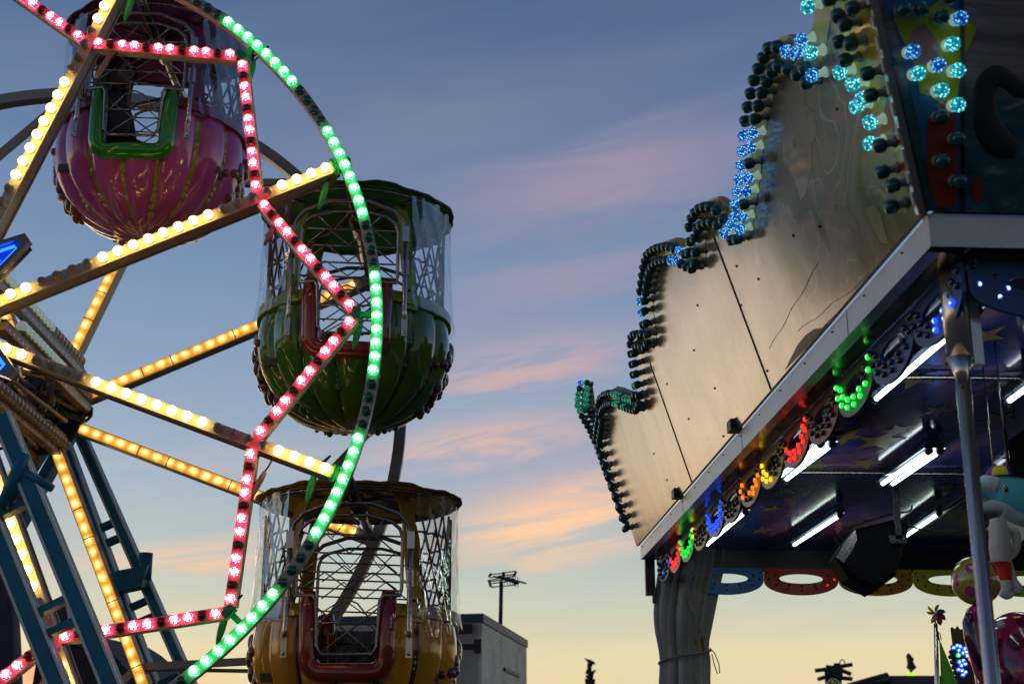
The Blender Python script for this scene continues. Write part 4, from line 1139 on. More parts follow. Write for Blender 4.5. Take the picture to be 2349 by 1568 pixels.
# front panel (faces the viewer, leaning out too)
FE = corner_top-PN0; FUv = (FE-SE*FE.dot(SE)); FUv.normalize()
FN = SE.cross(FUv).normalized()
if FN.dot(SD) > 0: FN = -FN
FP0 = S(-.012, .0, H+.112)
def on_front(a, c, off=0.0): return FP0+SE*a+FUv*c+FN*off
def front_uv(x, y): p = on_plane(x, y, FP0, FN)-FP0; return p.dot(SE), p.dot(FUv)
def front_mat():
    m, t, b = base_mat('front_panel_paint'); oc = t.coord(); sp = t.node('ShaderNodeSeparateXYZ'); t.link(oc, sp.inputs[0])
    n = t.noise(t.vscale(oc, (.8, 2.6, 1)), 2.4, 5, .6, 1.2)
    skyc = t.ramp(n, [(.35, (.10, .07, .10)), (.5, (.30, .24, .26)), (.6, (.22, .07, .07)), (.7, (.34, .27, .26))])
    n2 = t.noise(t.vscale(oc, (1, 2.5, 1)), 4, 5, .6, 2.0)
    sea = t.ramp(n2, [(.35, (.01, .05, .07)), (.55, (.03, .12, .14)), (.7, (.20, .26, .30))])
    hz = t.math('MULTIPLY', t.math('SUBTRACT', .42, t.math('ADD', sp.outputs[1], t.math('MULTIPLY', t.math('SUBTRACT', n, .5), .1))), 12, True)
    t.link(t.mix(hz, skyc, sea), b.inputs['Base Color']); b.inputs['Roughness'].default_value = .3; b.inputs['Coat Weight'].default_value = .4
    return m
M['front_panel_paint'] = front_mat()
ffr = frame_mtx(FP0, SE, FUv, SE.cross(FUv))
mb = MB(); q = []; cu = side_uv(1987, -92)
ctop = (corner_top-FP0); tl = (ctop.dot(SE), ctop.dot(FUv))
fo = [(0, 0), (WID-.2, 0), (WID+.2, 1.0), (WID*.75, 1.35), (WID*.5, 1.2), (1.0, 1.45), (.5, 1.25), tl]
n_ = len(fo); mb.add([on_front(*p) for p in fo]+[on_front(*p, -.022) for p in fo], [tuple(range(n_)), tuple(range(n_, 2*n_))[::-1]]+[(i, n_+i, n_+(i+1) % n_, (i+1) % n_) for i in range(n_)])
front = mb.build('front_sign_panel', M['front_panel_paint'], stall, ffr)
def front_inlay(name, pts_px, m, off=.002):
    q = [front_uv(*p) for p in pts_px]; mb = MB(); n = len(q)
    mb.add([on_front(a, c, off) for a, c in q]+[on_front(a, c, .0005) for a, c in q], [tuple(range(n))]+[(i, n+i, n+(i+1) % n, (i+1) % n) for i in range(n)])
    return mb.build(name, m, front, ffr)
front_inlay('painted_panel', [(2030, 20), (2055, 60), (2075, 160), (2100, 260), (2125, 380), (2140, 478), (2210, 478), (2205, 200), (2200, -60), (2010, -60)], M['blue_paint'], .002)
front_inlay('painted_star', [(2048, 40), (2070, 92), (2092, 130), (2110, 215), (2132, 220), (2160, 240), (2190, 250), (2212, 130), (2240, 66), (2212, 40), (2180, 18), (2155, 0), (2120, 30), (2085, 28)], M['yellow_paint'], .004)
front_inlay('painted_cloud', [(2072, 120), (2095, 70), (2120, 55), (2150, 95), (2150, 130), (2120, 150), (2095, 140)], M['pink_paint'], .006)
front_inlay('painted_sail', [(2130, 270), (2165, 232), (2190, 240), (2195, 470), (2150, 478), (2128, 420), (2125, 330)], M['red_paint'], .006)
front_inlay('painted_buoy', [(2235, 410), (2250, 405), (2256, 430), (2254, 460), (2240, 470), (2230, 450)], M['red_paint'], .003)
mb = MB(); tl_ = [on_plane(x, y, FP0, FN) for x, y in [(2330, 345), (2290, 325), (2268, 290), (2258, 240), (2262, 195), (2285, 175), (2312, 185), (2340, 205), (2375, 210)]]; tr_ = [.03, .05, .046, .036, .034, .034, .028, .028, .02]; dn = []; dr = []
for i in range(len(tl_)-1):
    p0, p1, p2, p3 = tl_[max(0, i-1)], tl_[i], tl_[i+1], tl_[min(len(tl_)-1, i+2)]
    for s_ in range(8):
        t_ = s_/8; dn.append(.5*((2*p1)+(p2-p0)*t_+(2*p0-5*p1+4*p2-p3)*t_*t_+(3*p1-p0-3*p2+p3)*t_**3)); dr.append(tr_[i]+(tr_[i+1]-tr_[i])*t_)
mb.tube(dn, dr, 12)
mb.v = [tuple(V(v)-FN*((V(v)-FP0).dot(FN)*.85)) for v in mb.v]
mb.build('painted_tail', M['black_plastic'], front)
for (x, y, st) in [(2080, 122, 'blue'), (2170, 105, 'cyan'), (2187, 47, 'blue'), (2138, 153, 'blue'), (2092, 172, 'cyan'), (2182, 165, 'cyan'), (2145, 210, 'cyan'), (2182, 243, 'cyan'), (2145, 270, 'off'), (2182, 320, 'off'), (2147, 370, 'off'), (2185, 415, 'off'), (2060, 28, 'off'), (2100, 28, 'off'), (2146, 44, 'off'), (2165, 0, 'off'), (2125, -30, 'cyan')]:
    sign_lamps.append((on_plane(x, y, FP0, FN)+FN*.006, FN, st))
sign_lamps.sort(key=lambda q: dist_cam(q[0]))
# nearest hundred are parts, the far ones one mass
for (p, n, st) in sign_lamps[:100]:
    put(LC[st], 'sign_lamp', aim(p, n, rl.random()*6), side if n is PNn else front)
def mass(name, items, meshes, mats_of, parent):
    b = MB(); mats = []; 
    for (p, n, st) in items:
        me = meshes[st]; mt = aim(p, n, rl.random()*6); o = len(b.v); b.v += [tuple(mt @ v.co) for v in me.vertices]
        for poly_ in me.polygons:
            mm = me.materials[poly_.material_index]
            if mm not in mats: mats.append(mm)
            b.f.append([i+o for i in poly_.vertices]); b.m.append(mats.index(mm)); b.s.append(poly_.use_smooth)
    return tag(b.build(name, mats, parent), kind='stuff')
mass('far_sign_lamps', sign_lamps[100:], LC, None, side)
# corner trim, chrome with worn white patches
mb = MB(); cdir = (corner_top-PN0); mb.bar(PN0+PNn*.012+FN*.012, corner_top+PNn*.012+FN*.012, SE, .03, .022)
ct = mb.build('corner_trim', M['chrome'], stall)
mb = MB()
for i in range(11):
    mb = MB(); a = .04+.088*i; mb.bar(PN0+PNn*.026+FN*.014+cdir*a, PN0+PNn*.026+FN*.014+cdir*(a+rl.uniform(.03, .055)), SE, .018, .008); mb.build('corner_patch', M['white_paint'], ct)
mb = MB(); mb.tube([on_front(front_uv(2208, 478)[0], 0, .006), on_plane(2205, -40, FP0, FN)+FN*.006], .006, 6); mb.build('front_seam', M['dark_steel'], front)
# rear sign panel, seen edge on past the far end
mb = MB(); BN = S(LEN, -.02, H+.11)
bo_ = [at(x, y, S1.y+.25) for x, y in [(1478, 1225), (1452, 1190), (1415, 1080), (1378, 1005), (1352, 950), (1334, 935), (1336, 895), (1350, 872), (1360, 885), (1366, 930), (1372, 958), (1385, 990), (1400, 985), (1480, 985)]]
n_ = len(bo_); mb.add(bo_+[p+SD*.022 for p in bo_], [tuple(range(n_)), tuple(range(n_, 2*n_))[::-1]]+[(i, n_+i, n_+(i+1) % n_, (i+1) % n_) for i in range(n_)])
rear = mb.build('rear_sign_panel', M['panel_edge'], stall)
mb = MB(); mb.bar(at(1352, 935, S1.y+.23), at(1395, 1000, S1.y+.2), SE, .015, .02); mb.bar(at(1358, 945, S1.y+.23), at(1385, 930, S1.y-.1), UP, .015, .02); mb.build('panel_stay', M['dark_steel'], rear)
ri = []
for (x, y) in resample([(1346, 880), (1340, 905), (1338, 930), (1350, 960), (1365, 985), (1385, 1030), (1400, 1075), (1420, 1125), (1440, 1180), (1455, 1210)], 13): ri.append((at(x, y, S1.y+.245), (-SE*.95-SD*.3).normalized(), 'blue' if y < 890 else ('green' if 900 < y < 945 else 'off')))
for (x, y) in resample([(1358, 880), (1356, 905), (1354, 930), (1366, 955), (1382, 985), (1400, 1025)], 13): ri.append((at(x, y, S1.y+.245), (-SE*.8-SD*.6).normalized(), 'green' if 890 < y < 940 else 'off'))
mass('rear_sign_lamps', ri, LC, None, rear)

# ---- lamp fringes
FCOL = {'blue': ((.015, .10, .30), (.01, .08, 1), (.5, .75, 1)), 'green': ((.02, .16, .05), (.0, .75, .05), (.6, 1, .5)), 'red': ((.30, .03, .015), (1, .03, .02), (1, .6, .4)),
        'orange': ((.38, .12, .012), (1, .22, .0), (1, .75, .3)), 'yellow': ((.38, .28, .015), (1, .6, .02), (1, .95, .5)), 'maroon': ((.16, .02, .02), (1, .04, .08), (1, .6, .6)), 'purple': ((.16, .05, .20), (.6, .05, .8), (.9, .6, 1))}
FP = {}; FL = {}
for k, (pc, ec, cc) in FCOL.items():
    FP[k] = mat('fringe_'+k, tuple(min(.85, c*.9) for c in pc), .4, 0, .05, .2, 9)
    FP['rear '+k] = mat('rear_fringe_'+k, tuple(min(.85, c*3.2) for c in pc), .4, 0, .05, .2, 9)  # same paint brightened to stand for lamp light on the rear boards
    FL[k+'1'] = cap_mesh('fringe_lamp_'+k, lamp_mat('lamp_'+k, ec, 1.3, cc, 5.0, .0085, 5), .0115)
    FL[k+'0'] = cap_mesh('fringe_lamp_off_'+k, mat('lampoff_'+k, tuple(c*.22 for c in pc), .15, 0, .5), .012)
def fringe_shape(L):
    """section of fringe: flat top, scalloped foot, oval hole; outer and inner outlines with equal counts"""
    n = 40; outer = []; inner = []; D_ = .105
    for i in range(n):
        a = 2*pi*i/n; cx, cz = L/2, -.085
        inner.append((cx+L*.295*cos(a), cz+.034*sin(a)+.012))
        ca, sa = cos(a), sin(a)
        if sa >= 0:
            k = min((L/2)/max(1e-6, abs(ca)), .085/max(1e-6, sa)); x, z = ca*k, sa*k
            z = min(z, .085)
            outer.append((cx+max(-L/2, min(L/2, x)), cz+z))
        else:
            x = ca*L/2; z = -(abs(sa)**.9)*D_
            outer.append((cx+x, cz+z))
    return outer, inner
def fringe(sections, base, dx, nrm, L, nm):
    lamps = []
    for i, (colr, lit) in enumerate(sections):
        o, i_ = fringe_shape(L*.995); mb = MB()
        og = base+dx*(L*i)
        mb.ringprism(o, i_, og, dx, UP, .014)
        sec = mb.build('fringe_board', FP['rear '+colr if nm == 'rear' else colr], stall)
        for row, (rx, rz, cnt) in enumerate(((.465, .115, 9), (.36, .085, 7))):
            for j in range(cnt):
                a = pi*.97+pi*1.06*j/(cnt-1)
                if row == 1: a = pi*1.04+pi*.92*j/(cnt-1)
                x = L/2+L*rx*cos(a); z = -.040+rz*sin(a)
                on = lit if not callable(lit) else lit(j, row)
                lamps.append((og+dx*x+UP*z+nrm*.001, nrm, colr+('1' if on else '0'), sec))
    return lamps
pick = lambda *ok: (lambda j, r: (j, r) in ok)
side_secs = [('blue', pick((2, 0), (3, 0), (3, 1), (4, 0), (2, 1))), ('blue', False), ('green', lambda j, r: j > 1 or r == 0), ('maroon', False), ('red', lambda j, r: j < 6), ('yellow', lambda j, r: j in (4, 5, 6)), ('orange', lambda j, r: j in (1, 2, 3, 6, 7)), ('maroon', False), ('blue', lambda j, r: True), ('yellow', lambda j, r: j in (7, 8)), ('green', True), ('red', lambda j, r: j < 6), ('blue', pick((1, 0), (3, 1)))]
nS = len(side_secs); LS = (LEN-.12)/nS
fl = fringe(side_secs, S(.10, .125, H-.004), SD, -SE, LS, 'side')
fl2 = fringe([('blue', lambda j, r: (j, r) in ((1, 0), (2, 0), (1, 1), (3, 0))), ('blue', False), ('green', False)], S(.12, .15, H-.004), SE, -SD, .62, 'front')
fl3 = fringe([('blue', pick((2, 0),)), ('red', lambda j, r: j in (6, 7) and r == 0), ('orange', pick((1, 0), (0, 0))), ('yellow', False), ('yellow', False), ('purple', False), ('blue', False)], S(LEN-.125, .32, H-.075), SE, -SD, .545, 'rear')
alll = sorted(fl+fl2, key=lambda q: dist_cam(q[0]))
for (p, n, st, sec) in alll[:100]: put(FL[st], 'fringe_lamp', aim(p, n, rl.random()*6), sec)
mass('far_fringe_lamps', [(p, n, st) for p, n, st, sec in alll[100:]+fl3], FL, None, stall)
M['yellow_strip'] = M['yellow_paint']

# ---- poles
M['pole_steel'] = mat('pole_steel', (.78, .68, .60), .2, .8, 0, .04, 25, rvar=.04)
def pole(px, py, Y):
    p = at(px, py, Y); mb = MB()
    mb.tube([(p.x, p.y, H-.30), (p.x, p.y, 0.02)], .0235, 24)
    o = mb.build('pole', M['pole_steel'], stall)
    mb = MB(); mb.lathe([(.042, 0), (.042, .36)], 20, 0, Matrix.Translation(V((p.x, p.y, H-.30)))); mb.lathe([(.012, 0), (.02, .03), (.042, .09)], 20, 0, Matrix.Translation(V((p.x-.012, p.y-.03, H-.39))))
    mb.box((p.x+.05, p.y-.01, H-.13), (.016, 0, 0), (0, .02, 0), (0, 0, .19))
    mb.build('pole_sleeve', M['pole_steel'], o)
    mb = MB(); mb.lathe([(.09, 0), (.09, .012), (.04, .02)], 20, 0, Matrix.Translation(V((p.x, p.y, 0)))); mb.build('base_plate', M['dark_steel'], o)
pole(2186, 650, 4.32)
for pp in (at(1570, 1500, S1.y+.02)*1, S(LEN-.25, WID-.2, 0), S(.3, WID-.2, 0)):
    pp.z = 0; mb = MB(); mb.tube([pp, pp+UP*(H+.02)], .03, 14); mb.build('pole', M['dark_chrome'], stall)
# far end bracket under the fascia
mb = MB(); mb.box(S(LEN-.02, .06, H-.13), SE*.035, SD*.02, UP*.13); mb.box(S(LEN-.02, .085, H-.285), SE*.012, SD*.012, UP*.03); mb.build('end_bracket', M['dark_steel'], stall)

# ---- canvas curtain tied back at the far corner
def curtain():
    b = MB(); Yc = S1.y+.02; n, m = 120, 50; vs = []
    # half-width and centre in metres against height, read from the outline
    prof = [(1268, 1503, 1668), (1300, 1512, 1662), (1340, 1506, 1652), (1400, 1500, 1640), (1440, 1502, 1632), (1480, 1510, 1624), (1505, 1514, 1628), (1515, 1514, 1630), (1568, 1512, 1628), (1640, 1508, 1632), (1800, 1506, 1636)]
    rows = []
    for y, xl, xr in prof: 
        a, c = at(xl, y, Yc), at(xr, y, Yc); rows.append((a.z, a.x, c.x))
    zt, zb = rows[0][0]+.02, .03
    rc = random.Random(9); phs = [rc.uniform(0, 6) for _ in range(6)]
    for j in range(m+1):
        z = zt+(zb-zt)*j/m
        k = 0
        while k < len(rows)-2 and rows[k+1][0] > z: k += 1
        f = max(-.2, min(1.0, (rows[k][0]-z)/(rows[k][0]-rows[k+1][0]))); xl = rows[k][1]+(rows[k+1][1]-rows[k][1])*f; xr = rows[k][2]+(rows[k+1][2]-rows[k][2])*f
        tie = math.exp(-((z-rows[6][0])/.12)**2)
        for i in range(n):
            a = 2*pi*i/n
            r = 1+.15*sin(9*a+phs[0]+z*.7)*(1-.5*tie)+.11*sin(16*a+phs[1]-z*1.2)+.06*sin(27*a+phs[2]+z)
            vs.append(((xl+xr)/2+(xr-xl)/2*cos(a)*min(1.02, .90*r+.06), Yc+(.16-.05*tie)*sin(a)*r, z))
    b.add(vs, [(j*n+i, (j+1)*n+i, (j+1)*n+(i+1) % n, j*n+(i+1) % n) for j in range(m) for i in range(n)], 0, True)
    M['canvas'] = mat('canvas_grey', (.42, .40, .40), .75, 0, 0, .3, 5, .3, 25)
    o = b.build('curtain', M['canvas'])
    tag(o, 'grey canvas curtain gathered and tied at the far corner of the stall', 'curtain')
    c = MB(); zt_ = rows[6][0]; xl, xr = rows[6][1], rows[6][2]
    c.tube([((xl+xr)/2+((xr-xl)/2+.008)*cos(2*pi*i/40), Yc+.155*sin(2*pi*i/40), zt_+.045*cos(2*pi*i/40)+.01*sin(4*pi*i/40)) for i in range(40)], .009, 8, closed=True)
    x0 = xr-.01; z0 = zt_+.05
    c.tube([(x0, Yc-.1, z0), (x0+.03, Yc-.1, z0-.03), (x0+.06, Yc-.1, z0-.11), (x0+.062, Yc-.1, z0-.17), (x0+.045, Yc-.1, z0-.175), (x0+.028, Yc-.1, z0-.12), (x0+.012, Yc-.1, z0-.04)], .004, 6)
    c.build('tie_cord', M['beam_grey'], o)
    s = MB(); 
    s.bar((xr-.14, Yc-.10, rows[0][0]-.05), (xr-.10, Yc-.12, rows[5][0]), (0, 1, 0), .035, .01); s.bar((xr-.11, Yc-.08, rows[0][0]-.05), (xr-.06, Yc-.13, rows[5][0]-.05), (0, 1, 0), .02, .01)
    s.bar((xr-.06, Yc-.1, rows[0][0]-.03), (xr-.08, Yc-.14, rows[4][0]), (0, 1, 0), .015, .01)
    s.build('curtain_lining', mat('ochre_lining', (.22, .13, .02), .7), o)
    s = MB(); s.bar((xr-.19, Yc-.15, rows[2][0]-.05), (xr-.05, Yc-.18, rows[5][0]+.02), (0, 1, 0), .016, .004)
    s.build('curtain_strap', M['beam_grey'], o)
    s = MB()
    for (x, y) in ((1625-4, 1), (1642, 1), (1660, 1)): pass
    return o
curtain()

# ================================================================== things in the stall
# speaker
sp_px = [(1967, 1212), (2050, 1191), (2083, 1204), (2080, 1233), (2054, 1320), (2003, 1358), (1947, 1326), (1916, 1278), (1934, 1250)]
Ys = 7.9; c3 = at(2000, 1280, Ys)
spk = empty('speaker', c3, 'black wedge-shaped loudspeaker hanging from the stall ceiling on a bracket', 'speaker')
mb = MB(); fp = [at(x, y, Ys) for x, y in sp_px]; cen = sum(fp, V())/len(fp)
rings = [([cen+(p-cen)*.86 for p in fp], -.03), (fp, .0), ([p for p in fp], .20), ([cen+(p-cen)*.72+V((0, 0, .03)) for p in fp], .36)]
n_ = len(fp); vs = []
for rg, dy in rings: vs += [p+V((0, dy, 0)) for p in rg]
mb.add(vs, [tuple(range(n_)), tuple(range(3*n_, 4*n_))[::-1]]+[(k*n_+i, (k+1)*n_+i, (k+1)*n_+(i+1) % n_, k*n_+(i+1) % n_) for k in range(3) for i in range(n_)])
mb.build('cabinet', mat('speaker_black', (.006, .006, .007), .6, 0, 0, .2, 40, .25, 120), spk)
mb = MB(); gpx = [(1918, 1277), (1940, 1240), (1962, 1214), (1966, 1236), (1955, 1262), (1936, 1290)]
mb.add([at(x, y, Ys-.035) for x, y in gpx]+[at(x, y, Ys+.02) for x, y in gpx], [tuple(range(6))]+[(i, 6+i, 6+(i+1) % 6, (i+1) % 6) for i in range(6)]); mb.build('side_grille', M['dark_chrome'], spk)
mb = MB(); a = at(2060, 1236, Ys-.045); tpt = at(2058, 1162, Ys-.045)
mb.box((a+tpt)/2, (.018, 0, 0), (0, .006, 0), (0, 0, (tpt-a).length/2)); mb.box(a, (.048, 0, 0), (0, .006, 0), (0, 0, .022)); 
mb.box((tpt.x, tpt.y, (tpt.z+CZ)/2), (.018, 0, 0), (0, .02, 0), (0, 0, max(.01, (CZ-tpt.z)/2)))
for dx in (-.032, .032): mb.sphere(a+V((dx, -.008, 0)), .008, 8, 5)
mb.build('bracket', M['dark_chrome'], spk)
mb = MB(); 
for pp in ([(1950, 1245), (1925, 1225), (1960, 1205), (2040, 1180), (2085, 1172), (2092, 1158)], [(2085, 1205), (2120, 1215), (2180, 1222), (2240, 1205)], [(1935, 1255), (1915, 1235), (1950, 1220)]):
    q = [at(x, y, Ys-.02+.03*i) for i, (x, y) in enumerate(pp)]
    dense = []
    for i in range(len(q)-1):
        p0, p1, p2, p3 = q[max(0, i-1)], q[i], q[i+1], q[min(len(q)-1, i+2)]
        for s_ in range(8):
            t_ = s_/8; dense.append(.5*((2*p1)+(p2-p0)*t_+(2*p0-5*p1+4*p2-p3)*t_*t_+(3*p1-p0-3*p2+p3)*t_**3))
    mb.tube(dense+[q[-1]], .0055, 6)
mb.build('speaker_cable', M['black_rubber'], spk)
MATS['speaker_black'].node_tree.nodes['Principled BSDF'].inputs['Specular IOR Level'].default_value = .12
# second speaker at the right edge
mb = MB(); q = [(2312, 1010), (2349, 985), (2420, 990), (2420, 1090), (2349, 1095), (2318, 1078)]
mb.add([at(x, y, 5.2) for x, y in q]+[at(x+12, y+6, 5.5) for x, y in q], [tuple(range(6)), tuple(range(6, 12))[::-1]]+[(i, 6+i, 6+(i+1) % 6, (i+1) % 6) for i in range(6)])
s2 = mb.build('speaker', MATS['speaker_black']); tag(s2, 'black loudspeaker cut off by the right edge above the blue dolphin', 'speaker')
mb = MB(); p = at(2370, 1000, 5.35); mb.tube([p, (p.x, p.y, CZ)], .012, 8); mb.build('bracket', M['dark_chrome'], s2)

# plush dolphin
def plush(name, col): return mat(name, tuple(min(.85, c*1.6) for c in col), .85, 0, 0, .15, 40, .25, 160)
M['plush_blue'] = plush('plush_blue', (.07, .36, .45)); M['plush_pale'] = plush('plush_pale', (.35, .42, .45)); M['plush_grey'] = plush('plush_grey', (.38, .36, .36))
M['plush_red'] = plush('plush_red', (.45, .02, .02)); M['plush_yellow'] = plush('plush_yellow', (.5, .42, .02)); M['plush_purple'] = plush('plush_purple', (.07, .02, .22)); M['plush_pink'] = plush('plush_pink', (.4, .16, .16))
Yd = 5.25
def A(x, y, dy=0): return at(x+9, y, Yd+dy)
sc = (A(2300, 1100)-A(2200, 1100)).length/100   # metres per pixel here
dol = empty('plush_dolphin', A(2330, 1140), 'light blue plush dolphin in a yellow and purple cap hanging behind the chrome pole', 'soft toy')
def chain(px, rad_px, m, name, parent, flat=1.0, n=18, mats=None):
    mb = MB(); pts = [A(*p) for p in px]; dense = []; rr = []
    for i in range(len(pts)-1):
        p0, p1, p2, p3 = pts[max(0, i-1)], pts[i], pts[i+1], pts[min(len(pts)-1, i+2)]
        for s_ in range(8):
            t_ = s_/8; dense.append(.5*((2*p1)+(p2-p0)*t_+(2*p0-5*p1+4*p2-p3)*t_*t_+(3*p1-p0-3*p2+p3)*t_**3)); rr.append((rad_px[i]+(rad_px[i+1]-rad_px[i])*t_)*sc)
    dense.append(pts[-1]); rr.append(rad_px[-1]*sc); mb.tube(dense, rr, n)
    if flat != 1.0:
        y0 = sum(p.y for p in pts)/len(pts); mb.v = [(v[0], y0+(v[1]-y0)*flat, v[2]) for v in mb.v]
    return mb.build(name, m, parent)
chain([(2232, 1122), (2262, 1120), (2285, 1124), (2315, 1138), (2345, 1148), (2390, 1160), (2440, 1150), (2490, 1120)], [14, 30, 41, 50, 54, 56, 46, 26], M['plush_blue'], 'body', dol, .85)
chain([(2226, 1116), (2250, 1113), (2270, 1116), (2290, 1128)], [14, 24, 27, 18], M['plush_pale'], 'upper_jaw', dol, 1.25)
chain([(2228, 1162), (2252, 1163), (2275, 1160), (2296, 1160), (2340, 1180), (2400, 1196)], [8, 14, 19, 27, 28, 20], M['plush_pale'], 'lower_jaw', dol, 1.1)
chain([(2236, 1148), (2262, 1147), (2278, 1143)], [4, 7, 5], M['plush_pink'], 'tongue', dol, 1.4)
chain([(2316, 1098), (2330, 1094), (2346, 1103), (2356, 1112)], [6, 15, 13, 3], M['plush_blue'], 'top_fin', dol, .4)
chain([(2322, 1160), (2345, 1168), (2375, 1185), (2400, 1200)], [9, 16, 15, 6], M['plush_blue'], 'flipper', dol, .6)
def cap_part(a0, a1, m):
    mb = MB(); c = A(2287, 1092, -.0); R_ = 33*sc; vs = []; n, mm = 14, 8
    for j in range(mm+1):
        th = (pi/2)*j/mm
        for i in range(n+1):
            a = a0+(a1-a0)*i/n; vs.append(c+V((R_*1.12*sin(th)*cos(a), R_*1.0*sin(th)*sin(a), R_*.86*cos(th)-.004)))
    mb.add(vs, [(j*(n+1)+i, (j+1)*(n+1)+i, (j+1)*(n+1)+i+1, j*(n+1)+i+1) for j in range(mm) for i in range(n)], 0, True)
    return mb.build('cap_panel', m, dol)
for k_, m_ in enumerate((M['plush_purple'], M['plush_yellow'], M['plush_purple'], M['plush_yellow'], M['plush_purple'], M['plush_yellow'])):
    cap_part(radians(-20+60*k_-60), radians(40+60*k_-60), m_)
chain([(2306, 1098), (2318, 1102), (2330, 1106)], [12, 15, 6], M['plush_purple'], 'cap_peak', dol, 1.5)
mb = MB(); e = A(2299, 1122, -.155); mb.sphere(e, 9*sc, 12, 8, 0, (.8, .5, 1.25)); mb.sphere(e+V((-.003, -.006, .001)), 6.5*sc, 10, 7, 1, (.8, .6, 1.2)); mb.sphere(e+V((-.004, -.011, .004)), 2.2*sc, 8, 5, 0)
mb.v = [(v[0], v[1]+.075*0, v[2]) for v in mb.v]
mb.build('eye', [M['white_paint'], M['black_plastic']], dol)
mb = MB(); p = A(2302, 1062); mb.tube([p, (p.x, p.y, CZ)], .003, 6); mb.box(p+V((0, 0, .02)), (.02, 0, 0), (0, .004, 0), (0, 0, .003)); mb.build('hanging_cord', M['dark_chrome'], dol)

# grey plush figure with red shorts, hanging behind the pole
Yd = 5.6; sc = (A(2300, 1100)-A(2200, 1100)).length/100
pl = empty('plush_figure', A(2295, 1270), 'grey plush toy in red shorts dangling below the blue dolphin', 'soft toy')
chain([(2280, 1190), (2284, 1230), (2285, 1260), (2288, 1290)], [18, 24, 25, 22], M['plush_grey'], 'body', pl)
chain([(2296, 1215), (2318, 1222), (2323, 1245), (2316, 1268), (2300, 1276)], [11, 12, 10, 9, 11], M['plush_grey'], 'arm', pl)
chain([(2270, 1240), (2300, 1252), (2316, 1262)], [12, 11, 8], M['plush_grey'], 'arm', pl)
chain([(2284, 1278), (2294, 1300), (2298, 1330)], [22, 18, 13], M['plush_red'], 'shorts', pl)
chain([(2300, 1280), (2310, 1310), (2320, 1340)], [9, 9, 8], M['plush_grey'], 'leg', pl); chain([(2296, 1318), (2300, 1345), (2297, 1362)], [12, 12, 11], M['plush_grey'], 'leg', pl)
chain([(2318, 1334), (2326, 1348), (2324, 1360)], [9, 11, 7], M['plush_grey'], 'foot', pl); chain([(2288, 1356), (2300, 1362), (2312, 1362)], [11, 12, 8], M['plush_pale'], 'foot', pl)
mb = MB(); p = A(2282, 1190); mb.tube([p, (p.x, p.y, CZ)], .003, 6); mb.build('hanging_cord', M['dark_chrome'], pl)

# pink spotted figure balancing a yellow ball
Yp = 6.1
def spotted(name, c, R_, sc3, rot, dots, mats, parent=None, n=120, m=70):
    mb = MB(); mb.sphere(c, R_, n, m, 0, sc3, rot)
    D = [(V(d).normalized(), cos(a), r2) for d, a, r2 in dots]
    for i, f in enumerate(mb.f):
        q = sum((V(mb.v[k])-V(c) for k in f), V()); q = rot.inverted() @ q; q = V((q.x/sc3[0], q.y/sc3[1], q.z/sc3[2])).normalized()
        for d, ca, mi in D:
            if q.dot(d) > ca: mb.m[i] = mi
    return mb.build(name, mats, parent)
M['ball_yellow'] = gel('ball_yellow', (.36, .30, .02), (.42, .36, .03)); M['ball_pink'] = gel('ball_pink', (.38, .05, .16), (.42, .08, .2)); M['ball_pale'] = gel('ball_pale', (.45, .38, .12), (.5, .42, .2))
M['pink_gel'] = gel('pink_gel', (.42, .025, .13), (.48, .04, .17)); M['spot_dark'] = gel('spot_dark', (.13, .01, .04), (.16, .015, .06)); M['trunk_dark'] = gel('trunk_dark', (.09, .02, .06), (.07, .015, .07))
I3 = Matrix.Identity(3); rb_ = random.Random(21)
bc = at(2240, 1331, Yp); k_ = (at(2340, 1331, Yp)-bc).length/100
dots = []
for (dx, dz) in ((-.42, .42), (.12, -.05), (-.5, -.55), (.65, .35), (.2, .85), (-.95, -.05), (.7, -.6), (.05, -.8)):
    y = -max(.05, 1-dx*dx-dz*dz)**.5; dots += [((dx, y, dz), radians(19), 2), ((dx, y, dz), radians(14.5), 1)]
ball = spotted('spotted_ball', bc, 56*k_, (1, 1, 1), I3, dots, [M['ball_yellow'], M['ball_pink'], M['ball_pale']])
tag(ball, 'glossy yellow ball with pink spots balanced on the pink figure', 'ball')
fig = empty('pink_figure', V((at(2335, 1560, Yp).x, Yp+.1, 0)), 'glossy pink fibreglass figure with dark spots under the yellow ball', 'figure')
dots = []
for (dx, dz) in ((-.36, .45), (.25, .72), (-.1, .12), (.42, .3), (-.55, .05), (.12, -.25), (-.35, -.35), (.62, -.1), (-.05, .80), (-.72, .42)):
    y = -max(.05, 1-dx*dx-dz*dz)**.5; dots.append(((dx, y, dz), radians(10 if dx < 0 else 12.5), 1))
spotted('body', at(2345, 1545, Yp+.12), 128*k_, (.82, .85, 1.1), I3, dots, [M['pink_gel'], M['spot_dark']], fig)
mb = MB(); tp = [(2242, 1388), (2234, 1402), (2230, 1425), (2236, 1460), (2248, 1495), (2262, 1530), (2290, 1565)]
q = [at(x, y, Yp-.02) for x, y in tp]; mb.tube(q, [k_*r for r in (8, 16, 22, 24, 26, 30, 36)], 16); mb.build('raised_arm', M['pink_gel'], fig)
mb = MB(); q = [at(x-9, y+4, Yp-.06) for x, y in tp[1:-1]]; mb.tube(q, [k_*r for r in (7, 13, 15, 13, 9)], 14); mb.build('arm_pad', M['trunk_dark'], fig)
mb = MB(); mb.sphere(at(2296, 1432, Yp-.08), 9*k_, 12, 8); mb.build('knob', M['plush_pale'], fig)
